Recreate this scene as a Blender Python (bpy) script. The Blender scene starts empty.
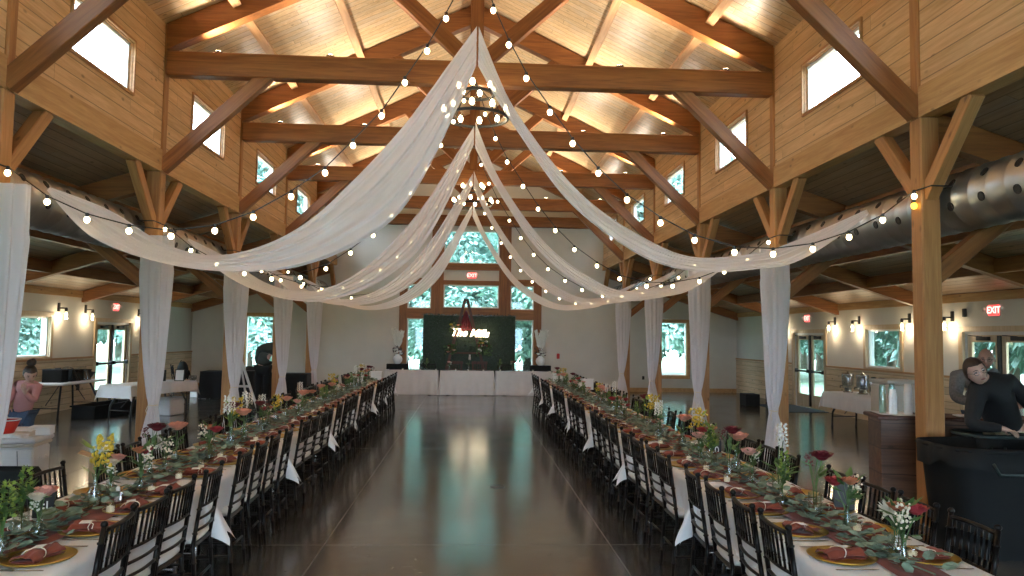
import bpy, bmesh, math, random
from mathutils import Vector, Matrix, Euler
R = random.Random(7)
PI = math.pi
S = bpy.context.scene
C = S.collection

# ------------------------------------------------------------------ camera, world, exposure
cam = bpy.data.cameras.new('camera'); co = bpy.data.objects.new('camera', cam); C.objects.link(co)
cam.sensor_width = 36; cam.lens = 36*755/1024; cam.clip_end = 300
yaw, pit, rol = .0566, .0639, .0147
f0 = Vector((math.sin(yaw)*math.cos(pit), math.cos(yaw)*math.cos(pit), math.sin(pit)))
r0 = Vector((math.cos(yaw), -math.sin(yaw), 0)); u0 = r0.cross(f0)
r1 = math.cos(rol)*r0 + math.sin(rol)*u0; u1 = -math.sin(rol)*r0 + math.cos(rol)*u0
M4 = Matrix((r1, u1, -f0)).transposed().to_4x4(); M4.translation = Vector((-.049, 0, 1.85))
co.matrix_world = M4; S.camera = co

w = bpy.data.worlds.new('sky'); S.world = w; w.use_nodes = True
nt = w.node_tree; nt.nodes.clear()
o_ = nt.nodes.new('ShaderNodeOutputWorld'); b_ = nt.nodes.new('ShaderNodeBackground')
tc = nt.nodes.new('ShaderNodeTexCoord'); nz = nt.nodes.new('ShaderNodeTexNoise'); nz.inputs['Scale'].default_value = 2.5
cr = nt.nodes.new('ShaderNodeValToRGB')
cr.color_ramp.elements[0].position = .35; cr.color_ramp.elements[0].color = (.72, .82, 1, 1)
cr.color_ramp.elements[1].position = .65; cr.color_ramp.elements[1].color = (.93, .95, 1, 1)
nt.links.new(tc.outputs['Generated'], nz.inputs['Vector']); nt.links.new(nz.outputs['Fac'], cr.inputs['Fac'])
nt.links.new(cr.outputs[0], b_.inputs[0]); nt.links.new(b_.outputs[0], o_.inputs[0])
b_.inputs[1].default_value = 8.8
S.view_settings.view_transform = 'Standard'; S.view_settings.look = 'None'
S.view_settings.gamma = 1; S.view_settings.use_curve_mapping = False
S.view_settings.exposure = 1.3
S.cycles.max_bounces = 8; S.cycles.diffuse_bounces = 4; S.cycles.glossy_bounces = 4
S.cycles.transparent_max_bounces = 24; S.cycles.transmission_bounces = 6
S.cycles.sample_clamp_indirect = 6; S.cycles.caustics_reflective = False; S.cycles.caustics_refractive = False
UPLIGHT_W, CHAND_E, SCONCE_W, BULB_E = 21.0, 13.0, 2.2, 7.0

# ------------------------------------------------------------------ dimensions (metres)
W, WA, D1, B, NP = 4.57, 9.33, 7.52, 3.734, 6
YB = 26.0; YF = -7.5
ZB, ZBT = 4.18, 4.5            # clerestory beam
ZT, ZTT = 5.62, 5.98           # tie beams
ZE, SL = 6.40, .475            # nave eave deck and slope
ZR = ZE + SL*W
ZA, SA = 2.78, .32             # aisle deck at side wall and slope
PW = .20
def ty(i): return D1 + (i-1)*B
def deck(x): return ZR - SL*abs(x)
def adeck(x): return ZA + SA*(WA-abs(x))

# ------------------------------------------------------------------ materials
def new_mat(name):
    m = bpy.data.materials.new(name); m.use_nodes = True
    nt = m.node_tree; b = nt.nodes['Principled BSDF']; return m, nt, b
def flat(name, col, rough=.6, metal=0, var=.08, scale=8, emit=None, es=0, spec=None, sheen=0):
    m, nt, b = new_mat(name); N = nt.nodes; L = nt.links
    tc = N.new('ShaderNodeTexCoord'); n = N.new('ShaderNodeTexNoise'); n.inputs['Scale'].default_value = scale; n.inputs['Detail'].default_value = 4
    r = N.new('ShaderNodeValToRGB')
    r.color_ramp.elements[0].position = .3; r.color_ramp.elements[1].position = .7
    r.color_ramp.elements[0].color = (*[c*(1-var) for c in col], 1); r.color_ramp.elements[1].color = (*[min(1, c*(1+var)) for c in col], 1)
    L.new(tc.outputs['Object'], n.inputs['Vector']); L.new(n.outputs['Fac'], r.inputs['Fac']); L.new(r.outputs[0], b.inputs['Base Color'])
    b.inputs['Roughness'].default_value = rough; b.inputs['Metallic'].default_value = metal
    if spec is not None: b.inputs['Specular IOR Level'].default_value = spec
    if sheen: b.inputs['Sheen Weight'].default_value = sheen
    if emit: b.inputs['Emission Color'].default_value = (*emit, 1); b.inputs['Emission Strength'].default_value = es
    return m
def emis(name, col, s):
    m = bpy.data.materials.new(name); m.use_nodes = True; nt = m.node_tree; nt.nodes.clear()
    e = nt.nodes.new('ShaderNodeEmission'); e.inputs[0].default_value = (*col, 1); e.inputs[1].default_value = s
    o = nt.nodes.new('ShaderNodeOutputMaterial'); nt.links.new(e.outputs[0], o.inputs[0]); return m
def glass(name, tint=(.9, .97, .97), gl=.06):
    m = bpy.data.materials.new(name); m.use_nodes = True; nt = m.node_tree; N = nt.nodes; L = nt.links; N.clear()
    t = N.new('ShaderNodeBsdfTransparent'); t.inputs[0].default_value = (*tint, 1)
    g = N.new('ShaderNodeBsdfGlossy'); g.inputs['Roughness'].default_value = .02
    lw = N.new('ShaderNodeLayerWeight'); lw.inputs[0].default_value = .5; f = N.new('ShaderNodeMath'); f.operation = 'POWER'; L.new(lw.outputs['Facing'], f.inputs[0]); f.inputs[1].default_value = 4
    a = N.new('ShaderNodeMath'); a.operation = 'MULTIPLY_ADD'; a.inputs[1].default_value = .5; a.inputs[2].default_value = gl
    mx = N.new('ShaderNodeMixShader'); o = N.new('ShaderNodeOutputMaterial')
    L.new(f.outputs[0], a.inputs[0]); L.new(a.outputs[0], mx.inputs[0]); L.new(t.outputs[0], mx.inputs[1]); L.new(g.outputs[0], mx.inputs[2]); L.new(mx.outputs[0], o.inputs[0])
    return m
def wood(name, along, c1, c2, rough=.55, board=None, across=None, off=0, knots=True, gap=.35, tint=.18, bscale=1, sap=None):
    """timber / boards; `along` = grain axis 0..2, boards of width `board` stacked on axis `across` (object coordinates)."""
    m, nt, b = new_mat(name); N = nt.nodes; L = nt.links
    def math_(op, a, bb=None, c=None):
        n = N.new('ShaderNodeMath'); n.operation = op
        for i, v in enumerate((a, bb, c)):
            if v is None: continue
            if isinstance(v, (int, float)): n.inputs[i].default_value = v
            else: L.new(v, n.inputs[i])
        return n.outputs[0]
    tc = N.new('ShaderNodeTexCoord'); sp = N.new('ShaderNodeSeparateXYZ'); L.new(tc.outputs['Object'], sp.inputs[0])
    oi = N.new('ShaderNodeObjectInfo')
    P = [sp.outputs[i] for i in range(3)]
    idn = None
    if board:
        q = math_('DIVIDE', math_('ADD', P[across], off), board); idn = math_('FLOOR', q); fr = math_('FRACT', q)
        wn = N.new('ShaderNodeTexWhiteNoise'); wn.noise_dimensions = '1D'; L.new(idn, wn.inputs['W']); rnd = wn.outputs['Value']
        # butt joints along the board
        lj = math_('ADD', math_('DIVIDE', P[along], 2.6), math_('MULTIPLY', rnd, 7.3)); sg = math_('FLOOR', lj); lf = math_('FRACT', lj)
        wn2 = N.new('ShaderNodeTexWhiteNoise'); wn2.noise_dimensions = '2D'; cb = N.new('ShaderNodeCombineXYZ'); L.new(idn, cb.inputs[0]); L.new(sg, cb.inputs[1]); L.new(cb.outputs[0], wn2.inputs['Vector']); rnd = wn2.outputs['Value']
    else: rnd = oi.outputs['Random']
    sc = [9*bscale]*3; sc[along] = .55*bscale
    cb2 = N.new('ShaderNodeCombineXYZ')
    for i in range(3): L.new(math_('ADD', math_('MULTIPLY', P[i], sc[i]), math_('MULTIPLY', rnd, 31.0 + 7*i)), cb2.inputs[i])
    n1 = N.new('ShaderNodeTexNoise'); n1.inputs['Scale'].default_value = 1.6; n1.inputs['Detail'].default_value = 7; n1.inputs['Distortion'].default_value = 1.2; L.new(cb2.outputs[0], n1.inputs['Vector'])
    n2 = N.new('ShaderNodeTexNoise'); n2.inputs['Scale'].default_value = 9; n2.inputs['Detail'].default_value = 3; L.new(cb2.outputs[0], n2.inputs['Vector'])
    g = math_('ADD', math_('MULTIPLY', n1.outputs['Fac'], .75), math_('MULTIPLY', n2.outputs['Fac'], .25))
    r = N.new('ShaderNodeValToRGB'); r.color_ramp.elements[0].position = .36; r.color_ramp.elements[1].position = .64
    r.color_ramp.elements[0].color = (*c1, 1); r.color_ramp.elements[1].color = (*c2, 1)
    L.new(g, r.inputs['Fac']); col = r.outputs[0]
    hv = N.new('ShaderNodeHueSaturation'); L.new(col, hv.inputs['Color']); L.new(math_('ADD', 1-tint/2, math_('MULTIPLY', rnd, tint)), hv.inputs['Value']); col = hv.outputs[0]
    def mix(fac, c, rgb):
        mm = N.new('ShaderNodeMix'); mm.data_type = 'RGBA'; L.new(fac, mm.inputs['Factor']); L.new(c, mm.inputs['A']); mm.inputs['B'].default_value = (*rgb, 1); return mm.outputs['Result']
    if sap:
        n3 = N.new('ShaderNodeTexNoise'); n3.inputs['Scale'].default_value = .45; n3.inputs['Detail'].default_value = 2; L.new(cb2.outputs[0], n3.inputs['Vector'])
        mr = N.new('ShaderNodeMapRange'); mr.inputs[1].default_value = .52; mr.inputs[2].default_value = .68; mr.inputs[4].default_value = .6; L.new(n3.outputs['Fac'], mr.inputs[0]); col = mix(mr.outputs[0], col, sap)
    if knots:
        v = N.new('ShaderNodeTexVoronoi'); v.inputs['Scale'].default_value = 1
        cb3 = N.new('ShaderNodeCombineXYZ'); ks = [5.5]*3; ks[along] = 2.6
        for i in range(3): L.new(math_('ADD', math_('MULTIPLY', P[i], ks[i]), math_('MULTIPLY', rnd, 13.0)), cb3.inputs[i])
        L.new(cb3.outputs[0], v.inputs['Vector'])
        kr = N.new('ShaderNodeMapRange'); kr.inputs[1].default_value = .05; kr.inputs[2].default_value = .14; kr.inputs[3].default_value = .75; kr.inputs[4].default_value = 0; L.new(v.outputs['Distance'], kr.inputs[0])
        col = mix(kr.outputs[0], col, tuple(c*.35 for c in c1))
    if board:
        e1 = math_('LESS_THAN', math_('ABSOLUTE', math_('SUBTRACT', fr, .5)), .5-.006/board)
        e2 = math_('GREATER_THAN', lf, .0022); e = math_('MULTIPLY', e1, e2)
        col = mix(math_('MULTIPLY', math_('SUBTRACT', 1.0, e), .75), col, tuple(c*gap for c in c1))
        bp = N.new('ShaderNodeBump'); bp.inputs['Strength'].default_value = .5; bp.inputs['Distance'].default_value = .01; L.new(e, bp.inputs['Height']); L.new(bp.outputs[0], b.inputs['Normal'])
    L.new(col, b.inputs['Base Color']); b.inputs['Roughness'].default_value = rough
    return m
TC1, TC2 = (.19, .064, .015), (.33, .125, .032)
M = {}
M['tx'] = wood('timber_x', 0, TC1, TC2, .5, knots=False, tint=.2); M['ty'] = wood('timber_y', 1, TC1, TC2, .5, knots=False, tint=.2); M['tz'] = wood('timber_z', 2, TC1, TC2, .5, knots=False, tint=.2)
M['post'] = wood('post_timber', 2, (.34, .145, .045), (.50, .245, .085), .5, tint=.15)
M['postx'] = wood('brace_timber', 0, (.34, .145, .045), (.50, .245, .085), .5, tint=.15)
M['beam'] = wood('header_timber', 1, (.44, .24, .09), (.60, .37, .16), .5, tint=.12)
M['purlin'] = wood('purlin_timber', 1, (.50, .27, .12), (.66, .40, .2), .5, tint=.1)
M['trimw'] = wood('window_trim_wood', 1, (.36, .17, .06), (.5, .27, .11), .5, tint=.1)
M['board'] = wood('knotty_pine_wall_boards', 1, (.55, .34, .16), (.73, .50, .27), .5, board=.185, across=2, off=.06, tint=.16)
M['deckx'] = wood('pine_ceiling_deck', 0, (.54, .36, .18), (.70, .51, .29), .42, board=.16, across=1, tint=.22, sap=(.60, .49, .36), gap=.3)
M['adeck'] = wood('side_deck_shaded', 1, (.40, .26, .15), (.54, .38, .24), .42, board=.135, across=0, tint=.25, sap=(.45, .38, .31), gap=.45)  # same pine as the nave deck, aisle shade put into a darker colour
M['wains'] = wood('pine_wainscot_boards', 1, (.56, .39, .22), (.71, .53, .33), .5, board=.14, across=2, tint=.25, gap=.45)
M['tan'] = wood('tan_door_wood', 2, (.50, .36, .21), (.62, .47, .30), .5, knots=False, tint=.1)
M['barwood'] = wood('bar_front_wood', 0, (.085, .045, .028), (.17, .09, .055), .45, board=.27, across=2, tint=.3, off=.1)
M['brownwood'] = wood('brown_wood', 2, (.055, .018, .01), (.11, .04, .02), .5, knots=False)
M['wall'] = flat('painted_wall', (.66, .625, .55), .75, var=.03, scale=2)
M['white'] = flat('white_frame', (.8, .8, .78), .4, var=.02)
M['alu'] = flat('pale_window_frame', (.62, .60, .56), .4, var=.03)
M['black'] = flat('black_metal', (.015, .014, .014), .45, var=.1)
M['chair'] = flat('black_lacquer', (.007, .005, .0045), .35, var=.2, spec=.2)
M['cushion'] = flat('ivory_cushion', (.72, .70, .67), .8, var=.03, sheen=.2)
M['cloth'] = flat('white_linen', (.78, .77, .77), .85, var=.02, sheen=.1)
M['greige'] = flat('greige_linen', (.70, .67, .64), .85, var=.03, sheen=.1)
M['rust'] = flat('rust_fabric', (.20, .034, .015), .75, var=.2, scale=14, sheen=.1)
M['gold'] = flat('gold_charger', (.66, .42, .07), .28, metal=.85, var=.08)
M['steel'] = flat('steel', (.6, .6, .6), .25, metal=1, var=.05)
M['glasspane'] = glass('window_glass', (.84, .93, .97), .03)
M['vase'] = glass('vase_glass', (.93, .96, .95), .09)
M['bottle'] = glass('green_clear_glass', (.80, .95, .92), .1)
M['clearp'] = glass('clear_plastic', (.84, .88, .9), .14)
M['leafg'] = flat('eucalyptus_leaf', (.20, .27, .20), .6, var=.35, scale=22)
M['leaf'] = flat('green_leaf', (.07, .14, .035), .5, var=.4, scale=22)
M['leafy'] = flat('lime_leaf', (.22, .30, .05), .5, var=.3, scale=22)
M['peach'] = flat('peach_petal', (.72, .30, .20), .6, var=.15, scale=30)
M['pink'] = flat('pink_petal', (.70, .36, .30), .6, var=.15, scale=30)
M['cream'] = flat('cream_petal', (.80, .70, .55), .6, var=.1, scale=30)
M['ivory'] = flat('ivory_petal', (.82, .80, .72), .6, var=.08, scale=30)
M['burg'] = flat('burgundy_petal', (.13, .008, .015), .6, var=.3, scale=30)
M['redp'] = flat('red_petal', (.35, .03, .04), .6, var=.3, scale=30)
M['yel'] = flat('goldenrod', (.62, .42, .04), .6, var=.2, scale=30)
M['orange'] = flat('orange_petal', (.55, .20, .10), .6, var=.2, scale=30)
M['candle'] = flat('candle_wax', (.85, .80, .70), .5, var=.02, emit=(1, .8, .5), es=.15)
M['paper'] = flat('white_paper', (.85, .84, .82), .6, var=.02)
M['plasticw'] = flat('white_plastic', (.70, .68, .66), .4, var=.03)
M['plasticb'] = flat('black_plastic', (.006, .0065, .0065), .7, spec=.25, var=.15)
M['green'] = flat('dark_green_plastic', (.02, .035, .03), .5, var=.1)
M['red'] = flat('red_plastic', (.55, .03, .02), .35, var=.05)
M['mat'] = flat('entrance_mat', (.05, .07, .10), .9, var=.2, scale=40)
M['skin'] = flat('skin', (.56, .33, .25), .5, var=.05)
M['skin2'] = flat('ruddy_skin', (.34, .17, .12), .5, var=.05)
M['hair'] = flat('dark_brown_hair', (.028, .015, .010), .5, var=.3, scale=60)
M['lip'] = flat('lips', (.42, .14, .12), .5)
M['eyew'] = flat('eye', (.03, .02, .02), .2)
M['ktee'] = flat('black_knit', (.008, .008, .009), .85, var=.2, scale=60)
M['khaki'] = flat('khaki_cloth', (.42, .34, .22), .8)
M['denim'] = flat('denim', (.05, .08, .14), .8, var=.2, scale=40)
M['grey'] = flat('grey_marl_hoodie', (.15, .14, .13), .9, var=.25, scale=40)
M['jacket'] = flat('dark_grey_jacket', (.035, .045, .042), .8, var=.15)
M['pinkc'] = flat('pink_cotton', (.55, .26, .25), .85, var=.06)
M['blackc'] = flat('black_cloth', (.008, .009, .012), .9, var=.1)
M['beige'] = flat('beige_box', (.60, .53, .43), .6, var=.03)
M['bulb'] = emis('warm_bulb', (1, .80, .46), BULB_E)
M['cbulb'] = emis('chandelier_bulb', (1, .80, .50), CHAND_E)
M['sbulb'] = emis('sconce_bulb', (1, .74, .42), 14)
M['neon'] = emis('warm_neon', (1, .80, .52), 4)
M['exitr'] = emis('exit_red', (1, .05, .045), 1.3)
M['exitw'] = emis('exit_letters', (1, .35, .30), 1.8)
M['led'] = emis('led_lens', (1, .8, .5), 20)
M['amber'] = emis('amber_glow', (1, .55, .04), 2.5)

def mk_sheer():
    m, nt, b = new_mat('sheer_fabric'); N = nt.nodes; L = nt.links; N.clear()
    d = N.new('ShaderNodeBsdfDiffuse'); d.inputs[0].default_value = (.88, .83, .83, 1)
    t = N.new('ShaderNodeBsdfTranslucent'); t.inputs[0].default_value = (.88, .83, .83, 1)
    p = N.new('ShaderNodeBsdfTransparent'); a = N.new('ShaderNodeMixShader'); a.inputs[0].default_value = .42
    bm = N.new('ShaderNodeMixShader'); bm.inputs[0].default_value = .08; o = N.new('ShaderNodeOutputMaterial')
    L.new(d.outputs[0], a.inputs[1]); L.new(t.outputs[0], a.inputs[2]); L.new(a.outputs[0], bm.inputs[1]); L.new(p.outputs[0], bm.inputs[2]); L.new(bm.outputs[0], o.inputs[0]); return m
M['sheer'] = mk_sheer()
def mk_floor():
    m, nt, b = new_mat('polished_concrete'); N = nt.nodes; L = nt.links
    tc = N.new('ShaderNodeTexCoord')
    n = N.new('ShaderNodeTexNoise'); n.inputs['Scale'].default_value = .9; n.inputs['Detail'].default_value = 9; n.inputs['Roughness'].default_value = .68; n.inputs['Distortion'].default_value = .6
    r = N.new('ShaderNodeValToRGB'); e = r.color_ramp.elements
    e[0].position = .3; e[0].color = (.036, .036, .036, 1); e[1].position = .72; e[1].color = (.115, .110, .104, 1)
    x = r.color_ramp.elements.new(.52); x.color = (.070, .068, .065, 1)
    L.new(tc.outputs['Object'], n.inputs['Vector']); L.new(n.outputs['Fac'], r.inputs['Fac'])
    # scratches and drips: pale irregular streaks
    v = N.new('ShaderNodeTexNoise'); v.inputs['Scale'].default_value = 7; v.inputs['Detail'].default_value = 6; v.inputs['Distortion'].default_value = 3; L.new(tc.outputs['Object'], v.inputs['Vector'])
    mr = N.new('ShaderNodeMapRange'); mr.inputs[1].default_value = .60; mr.inputs[2].default_value = .72; mr.inputs[4].default_value = .5; L.new(v.outputs['Fac'], mr.inputs[0])
    mx = N.new('ShaderNodeMix'); mx.data_type = 'RGBA'; L.new(mr.outputs[0], mx.inputs['Factor']); L.new(r.outputs[0], mx.inputs['A']); mx.inputs['B'].default_value = (.2, .18, .16, 1)
    L.new(mx.outputs['Result'], b.inputs['Base Color'])
    rr = N.new('ShaderNodeMapRange'); rr.inputs[3].default_value = .10; rr.inputs[4].default_value = .22; L.new(n.outputs['Fac'], rr.inputs[0]); L.new(rr.outputs[0], b.inputs['Roughness'])
    b.inputs['Specular IOR Level'].default_value = .75
    n2 = N.new('ShaderNodeTexNoise'); n2.inputs['Scale'].default_value = 3; L.new(tc.outputs['Object'], n2.inputs['Vector'])
    bp = N.new('ShaderNodeBump'); bp.inputs['Strength'].default_value = .05; bp.inputs['Distance'].default_value = .03; L.new(n2.outputs['Fac'], bp.inputs['Height']); L.new(bp.outputs[0], b.inputs['Normal'])
    return m
M['floor'] = mk_floor()
M['joint'] = flat('saw_joint', (.16, .14, .12), .6)
def mk_duct():
    m, nt, b = new_mat('galvanised_spiral_duct'); N = nt.nodes; L = nt.links
    tc = N.new('ShaderNodeTexCoord'); n = N.new('ShaderNodeTexNoise'); n.inputs['Scale'].default_value = 3; n.inputs['Detail'].default_value = 6
    r = N.new('ShaderNodeValToRGB'); r.color_ramp.elements[0].color = (.30, .30, .29, 1); r.color_ramp.elements[1].color = (.56, .55, .52, 1)
    L.new(tc.outputs['Object'], n.inputs['Vector']); L.new(n.outputs['Fac'], r.inputs['Fac']); L.new(r.outputs[0], b.inputs['Base Color'])
    b.inputs['Metallic'].default_value = .9; b.inputs['Roughness'].default_value = .33; return m
M['duct'] = mk_duct()
M['tree'] = flat('tree_leaves', (.28, .44, .38), .6, var=.55, scale=1.2)
M['trunk'] = flat('tree_bark', (.12, .09, .07), .8, var=.3)
M['lawn'] = flat('lawn_grass', (.26, .38, .24), .8, var=.25, scale=1.5)
M['box'] = flat('boxwood_leaves', (.013, .032, .012), .55, var=.5, scale=30)

# ------------------------------------------------------------------ mesh helpers
class MB:
    def __init__(s): s.v = []; s.f = []; s.mi = []; s.m = 0
    def add(s, vs, fs):
        n = len(s.v); s.v += [tuple(v) for v in vs]; s.f += [[i+n for i in f] for f in fs]; s.mi += [s.m]*len(fs); return s
    def box(s, x0, x1, y0, y1, z0, z1):
        return s.add([(x, y, z) for z in (z0, z1) for y in (y0, y1) for x in (x0, x1)], [(0, 2, 3, 1), (4, 5, 7, 6), (0, 1, 5, 4), (2, 6, 7, 3), (0, 4, 6, 2), (1, 3, 7, 5)])
    def cbox(s, x0, x1, y0, y1, z0, z1, c=.012):
        """box with chamfered vertical and top/bottom edges (stack of inset rings)"""
        rings = []
        for z, k in ((z0, c), (z0+c, 0), (z1-c, 0), (z1, c)):
            a, b, d, e = x0+k, x1-k, y0+k, y1-k; q = c
            rings.append([(a+q, d, z), (b-q, d, z), (b, d+q, z), (b, e-q, z), (b-q, e, z), (a+q, e, z), (a, e-q, z), (a, d+q, z)])
        vs = sum(rings, []); fs = []
        for r in range(3):
            for i in range(8): j = (i+1) % 8; fs.append((r*8+i, r*8+j, r*8+8+j, r*8+8+i))
        fs += [tuple(range(7, -1, -1)), tuple(range(24, 32))]
        return s.add(vs, fs)
    def bar(s, p0, p1, wd, ht, up=(0, 0, 1), ch=.0):
        """rectangular beam between points; wd across, ht along 'up'"""
        p0, p1 = Vector(p0), Vector(p1); d = (p1-p0).normalized(); a = d.cross(Vector(up)).normalized(); u = a.cross(d).normalized()
        c = ch
        if c: prof = [(-wd/2+c, -ht/2), (wd/2-c, -ht/2), (wd/2, -ht/2+c), (wd/2, ht/2-c), (wd/2-c, ht/2), (-wd/2+c, ht/2), (-wd/2, ht/2-c), (-wd/2, -ht/2+c)]
        else: prof = [(-wd/2, -ht/2), (wd/2, -ht/2), (wd/2, ht/2), (-wd/2, ht/2)]
        n = len(prof); vs = [p+a*x+u*y for p in (p0, p1) for x, y in prof]
        return s.add(vs, [(i, i+n, (i+1) % n+n, (i+1) % n) for i in range(n)] + [tuple(range(n)), tuple(range(2*n-1, n-1, -1))])
    def tube(s, pts, r, n=8, closed=False, caps=True):
        pts = [Vector(p) for p in pts]; k = len(pts); rr = r if isinstance(r, (list, tuple)) else [r]*k; vs = []; fs = []
        pa = None
        for i, p in enumerate(pts):
            if closed: d = pts[(i+1) % k]-pts[i-1]
            else: d = pts[min(i+1, k-1)]-pts[max(i-1, 0)]
            d.normalize()
            if pa is None: pa = Vector((0, 0, 1)) if abs(d.z) < .9 else Vector((1, 0, 0))
            a = (pa - d*pa.dot(d)).normalized(); pa = a; b = d.cross(a)
            vs += [p + (a*math.cos(2*PI*j/n) + b*math.sin(2*PI*j/n))*rr[i] for j in range(n)]
        for i in range(k if closed else k-1):
            for j in range(n):
                a0 = i*n+j; a1 = i*n+(j+1) % n; i2 = (i+1) % k; fs.append((a0, a1, i2*n+(j+1) % n, i2*n+j))
        if caps and not closed: fs += [tuple(range(n-1, -1, -1)), tuple(range((k-1)*n, k*n))]
        return s.add(vs, fs)
    def lathe(s, prof, n=16, c=(0, 0, 0), cap=True):
        vs = [(c[0]+r*math.cos(2*PI*j/n), c[1]+r*math.sin(2*PI*j/n), c[2]+z) for r, z in prof for j in range(n)]
        fs = [(i*n+j, i*n+(j+1) % n, (i+1)*n+(j+1) % n, (i+1)*n+j) for i in range(len(prof)-1) for j in range(n)]
        if cap: fs += [tuple(range(n-1, -1, -1)), tuple(range((len(prof)-1)*n, len(prof)*n))]
        return s.add(vs, fs)
    def ball(s, c, r, n=8, m=6):
        r = r if isinstance(r, (tuple, list)) else (r, r, r); vs = [(c[0], c[1], c[2]-r[2])]
        for i in range(1, m):
            t = PI*i/m
            for j in range(n): vs.append((c[0]+r[0]*math.sin(t)*math.cos(2*PI*j/n), c[1]+r[1]*math.sin(t)*math.sin(2*PI*j/n), c[2]-r[2]*math.cos(t)))
        vs.append((c[0], c[1], c[2]+r[2])); fs = [(0, 1+(j+1) % n, 1+j) for j in range(n)]
        for i in range(m-2):
            for j in range(n): fs.append((1+i*n+j, 1+i*n+(j+1) % n, 1+(i+1)*n+(j+1) % n, 1+(i+1)*n+j))
        e = len(vs)-1; fs += [(1+(m-2)*n+j, 1+(m-2)*n+(j+1) % n, e) for j in range(n)]
        return s.add(vs, fs)
    def grid(s, fn, nu, nv, closeu=False):
        vs = [fn(i/(nu if closeu else nu-1), j/(nv-1)) for j in range(nv) for i in range(nu)]
        fs = [(j*nu+i, j*nu+(i+1) % nu, (j+1)*nu+(i+1) % nu, (j+1)*nu+i) for j in range(nv-1) for i in range(nu if closeu else nu-1)]
        return s.add(vs, fs)
    def leafq(s, c, d, u, l, wd):
        """pointed leaf: 4-vertex folded rhombus"""
        c = Vector(c); a = d.cross(u).normalized(); k = d.cross(a)
        return s.add([c, c+d*l*.45+a*wd/2+k*wd*.1, c+d*l, c+d*l*.45-a*wd/2+k*wd*.1, c+d*l*.5-k*wd*.08], [(0, 1, 4), (1, 2, 4), (2, 3, 4), (3, 0, 4)])
    def build(s, name, mat, parent=None, smooth=False, solid=0):
        me = bpy.data.meshes.new(name); me.from_pydata(s.v, [], s.f)
        ms = mat if isinstance(mat, (list, tuple)) else [mat]
        for m in ms: me.materials.append(M[m] if isinstance(m, str) else m)
        if len(ms) > 1: me.polygons.foreach_set('material_index', s.mi)
        if smooth: me.polygons.foreach_set('use_smooth', [True]*len(me.polygons))
        me.update(); o = bpy.data.objects.new(name, me); C.objects.link(o); o.parent = parent
        if solid:
            md = o.modifiers.new('thick', 'SOLIDIFY'); md.thickness = solid
        return o
def tbar(name, p0, p1, wd, ht, mat, parent):
    p0, p1 = Vector(p0), Vector(p1); d = p1-p0; L_ = d.length; d.normalize()
    a = Vector((0, 0, 1)).cross(d).normalized(); u = d.cross(a)
    o = MB().bar((0, 0, 0), (L_, 0, 0), wd, ht, ch=.008).build(name, mat, parent)
    m = Matrix((d, a, u)).transposed().to_4x4(); m.translation = p0; o.matrix_local = m; return o
def rdir(up=0.0):
    while True:
        v = Vector((R.uniform(-1, 1), R.uniform(-1, 1), R.uniform(-1, 1)))
        if .1 < v.length < 1: v.normalize(); v.z += up; return v.normalized()
def text(body, size, mat, parent, loc, rot, ext=.001, shear=0, name='lettering', off=0):
    cu = bpy.data.curves.new(name, 'FONT'); cu.body = body; cu.size = size; cu.align_x = 'CENTER'; cu.align_y = 'CENTER'; cu.extrude = ext; cu.shear = shear; cu.offset = off; cu.materials.append(M[mat])
    o = bpy.data.objects.new(name, cu); dg = bpy.context.evaluated_depsgraph_get(); C.objects.link(o); dg.update(); me = bpy.data.meshes.new_from_object(o.evaluated_get(dg)); bpy.data.objects.remove(o)
    me.materials.clear(); me.materials.append(M[mat]); o = bpy.data.objects.new(name, me); C.objects.link(o); o.parent = parent; o.location = loc; o.rotation_euler = rot; return o
def tag(o, label, cat, group=None, kind=None):
    o['label'] = label; o['category'] = cat
    if group: o['group'] = group
    if kind: o['kind'] = kind
    return o
def thing(name, label, cat, loc=(0, 0, 0), rz=0, group=None):
    o = bpy.data.objects.new(name, None); C.objects.link(o); o.location = loc; o.rotation_euler = (0, 0, rz); o.empty_display_size = .1
    return tag(o, label, cat, group)
def struct(o): o['kind'] = 'structure'; return o
KIDS = {}
def kids(o):
    if o.name not in KIDS: KIDS[o.name] = list(o.children)
    return KIDS[o.name]
def dup(root, loc=None, rz=None, label=None, group=None):
    r = root.copy(); C.objects.link(r)
    if loc is not None: r.location = loc
    if rz is not None: r.rotation_euler = (0, 0, rz)
    if label: r['label'] = label
    if group: r['group'] = group
    for ch in kids(root):
        c = ch.copy(); C.objects.link(c); c.parent = r
        for g in kids(ch):
            d = g.copy(); C.objects.link(d); d.parent = c
    return r
ORD = 'first second third fourth fifth sixth seventh eighth ninth tenth eleventh twelfth thirteenth fourteenth fifteenth sixteenth seventeenth eighteenth nineteenth twentieth'.split()
def nth(i):
    if i < 20: return ORD[i]
    t = {2: ('twenty', 'thirtieth'), 3: ('thirty', 'fortieth'), 4: ('forty', 'fiftieth'), 5: ('fifty', 'sixtieth'), 6: ('sixty', 'seventieth'), 7: ('seventy', 'eightieth'), 8: ('eighty', 'ninetieth')}[i//10]
    return t[1] if i % 10 == 9 else t[0]+'-'+ORD[i % 10]
def nv(i): return nth(i-1) if i > 0 else 'out-of-frame'
ROWN = {1: 'row by trash bin', -1: 'row by cooler'}

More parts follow.
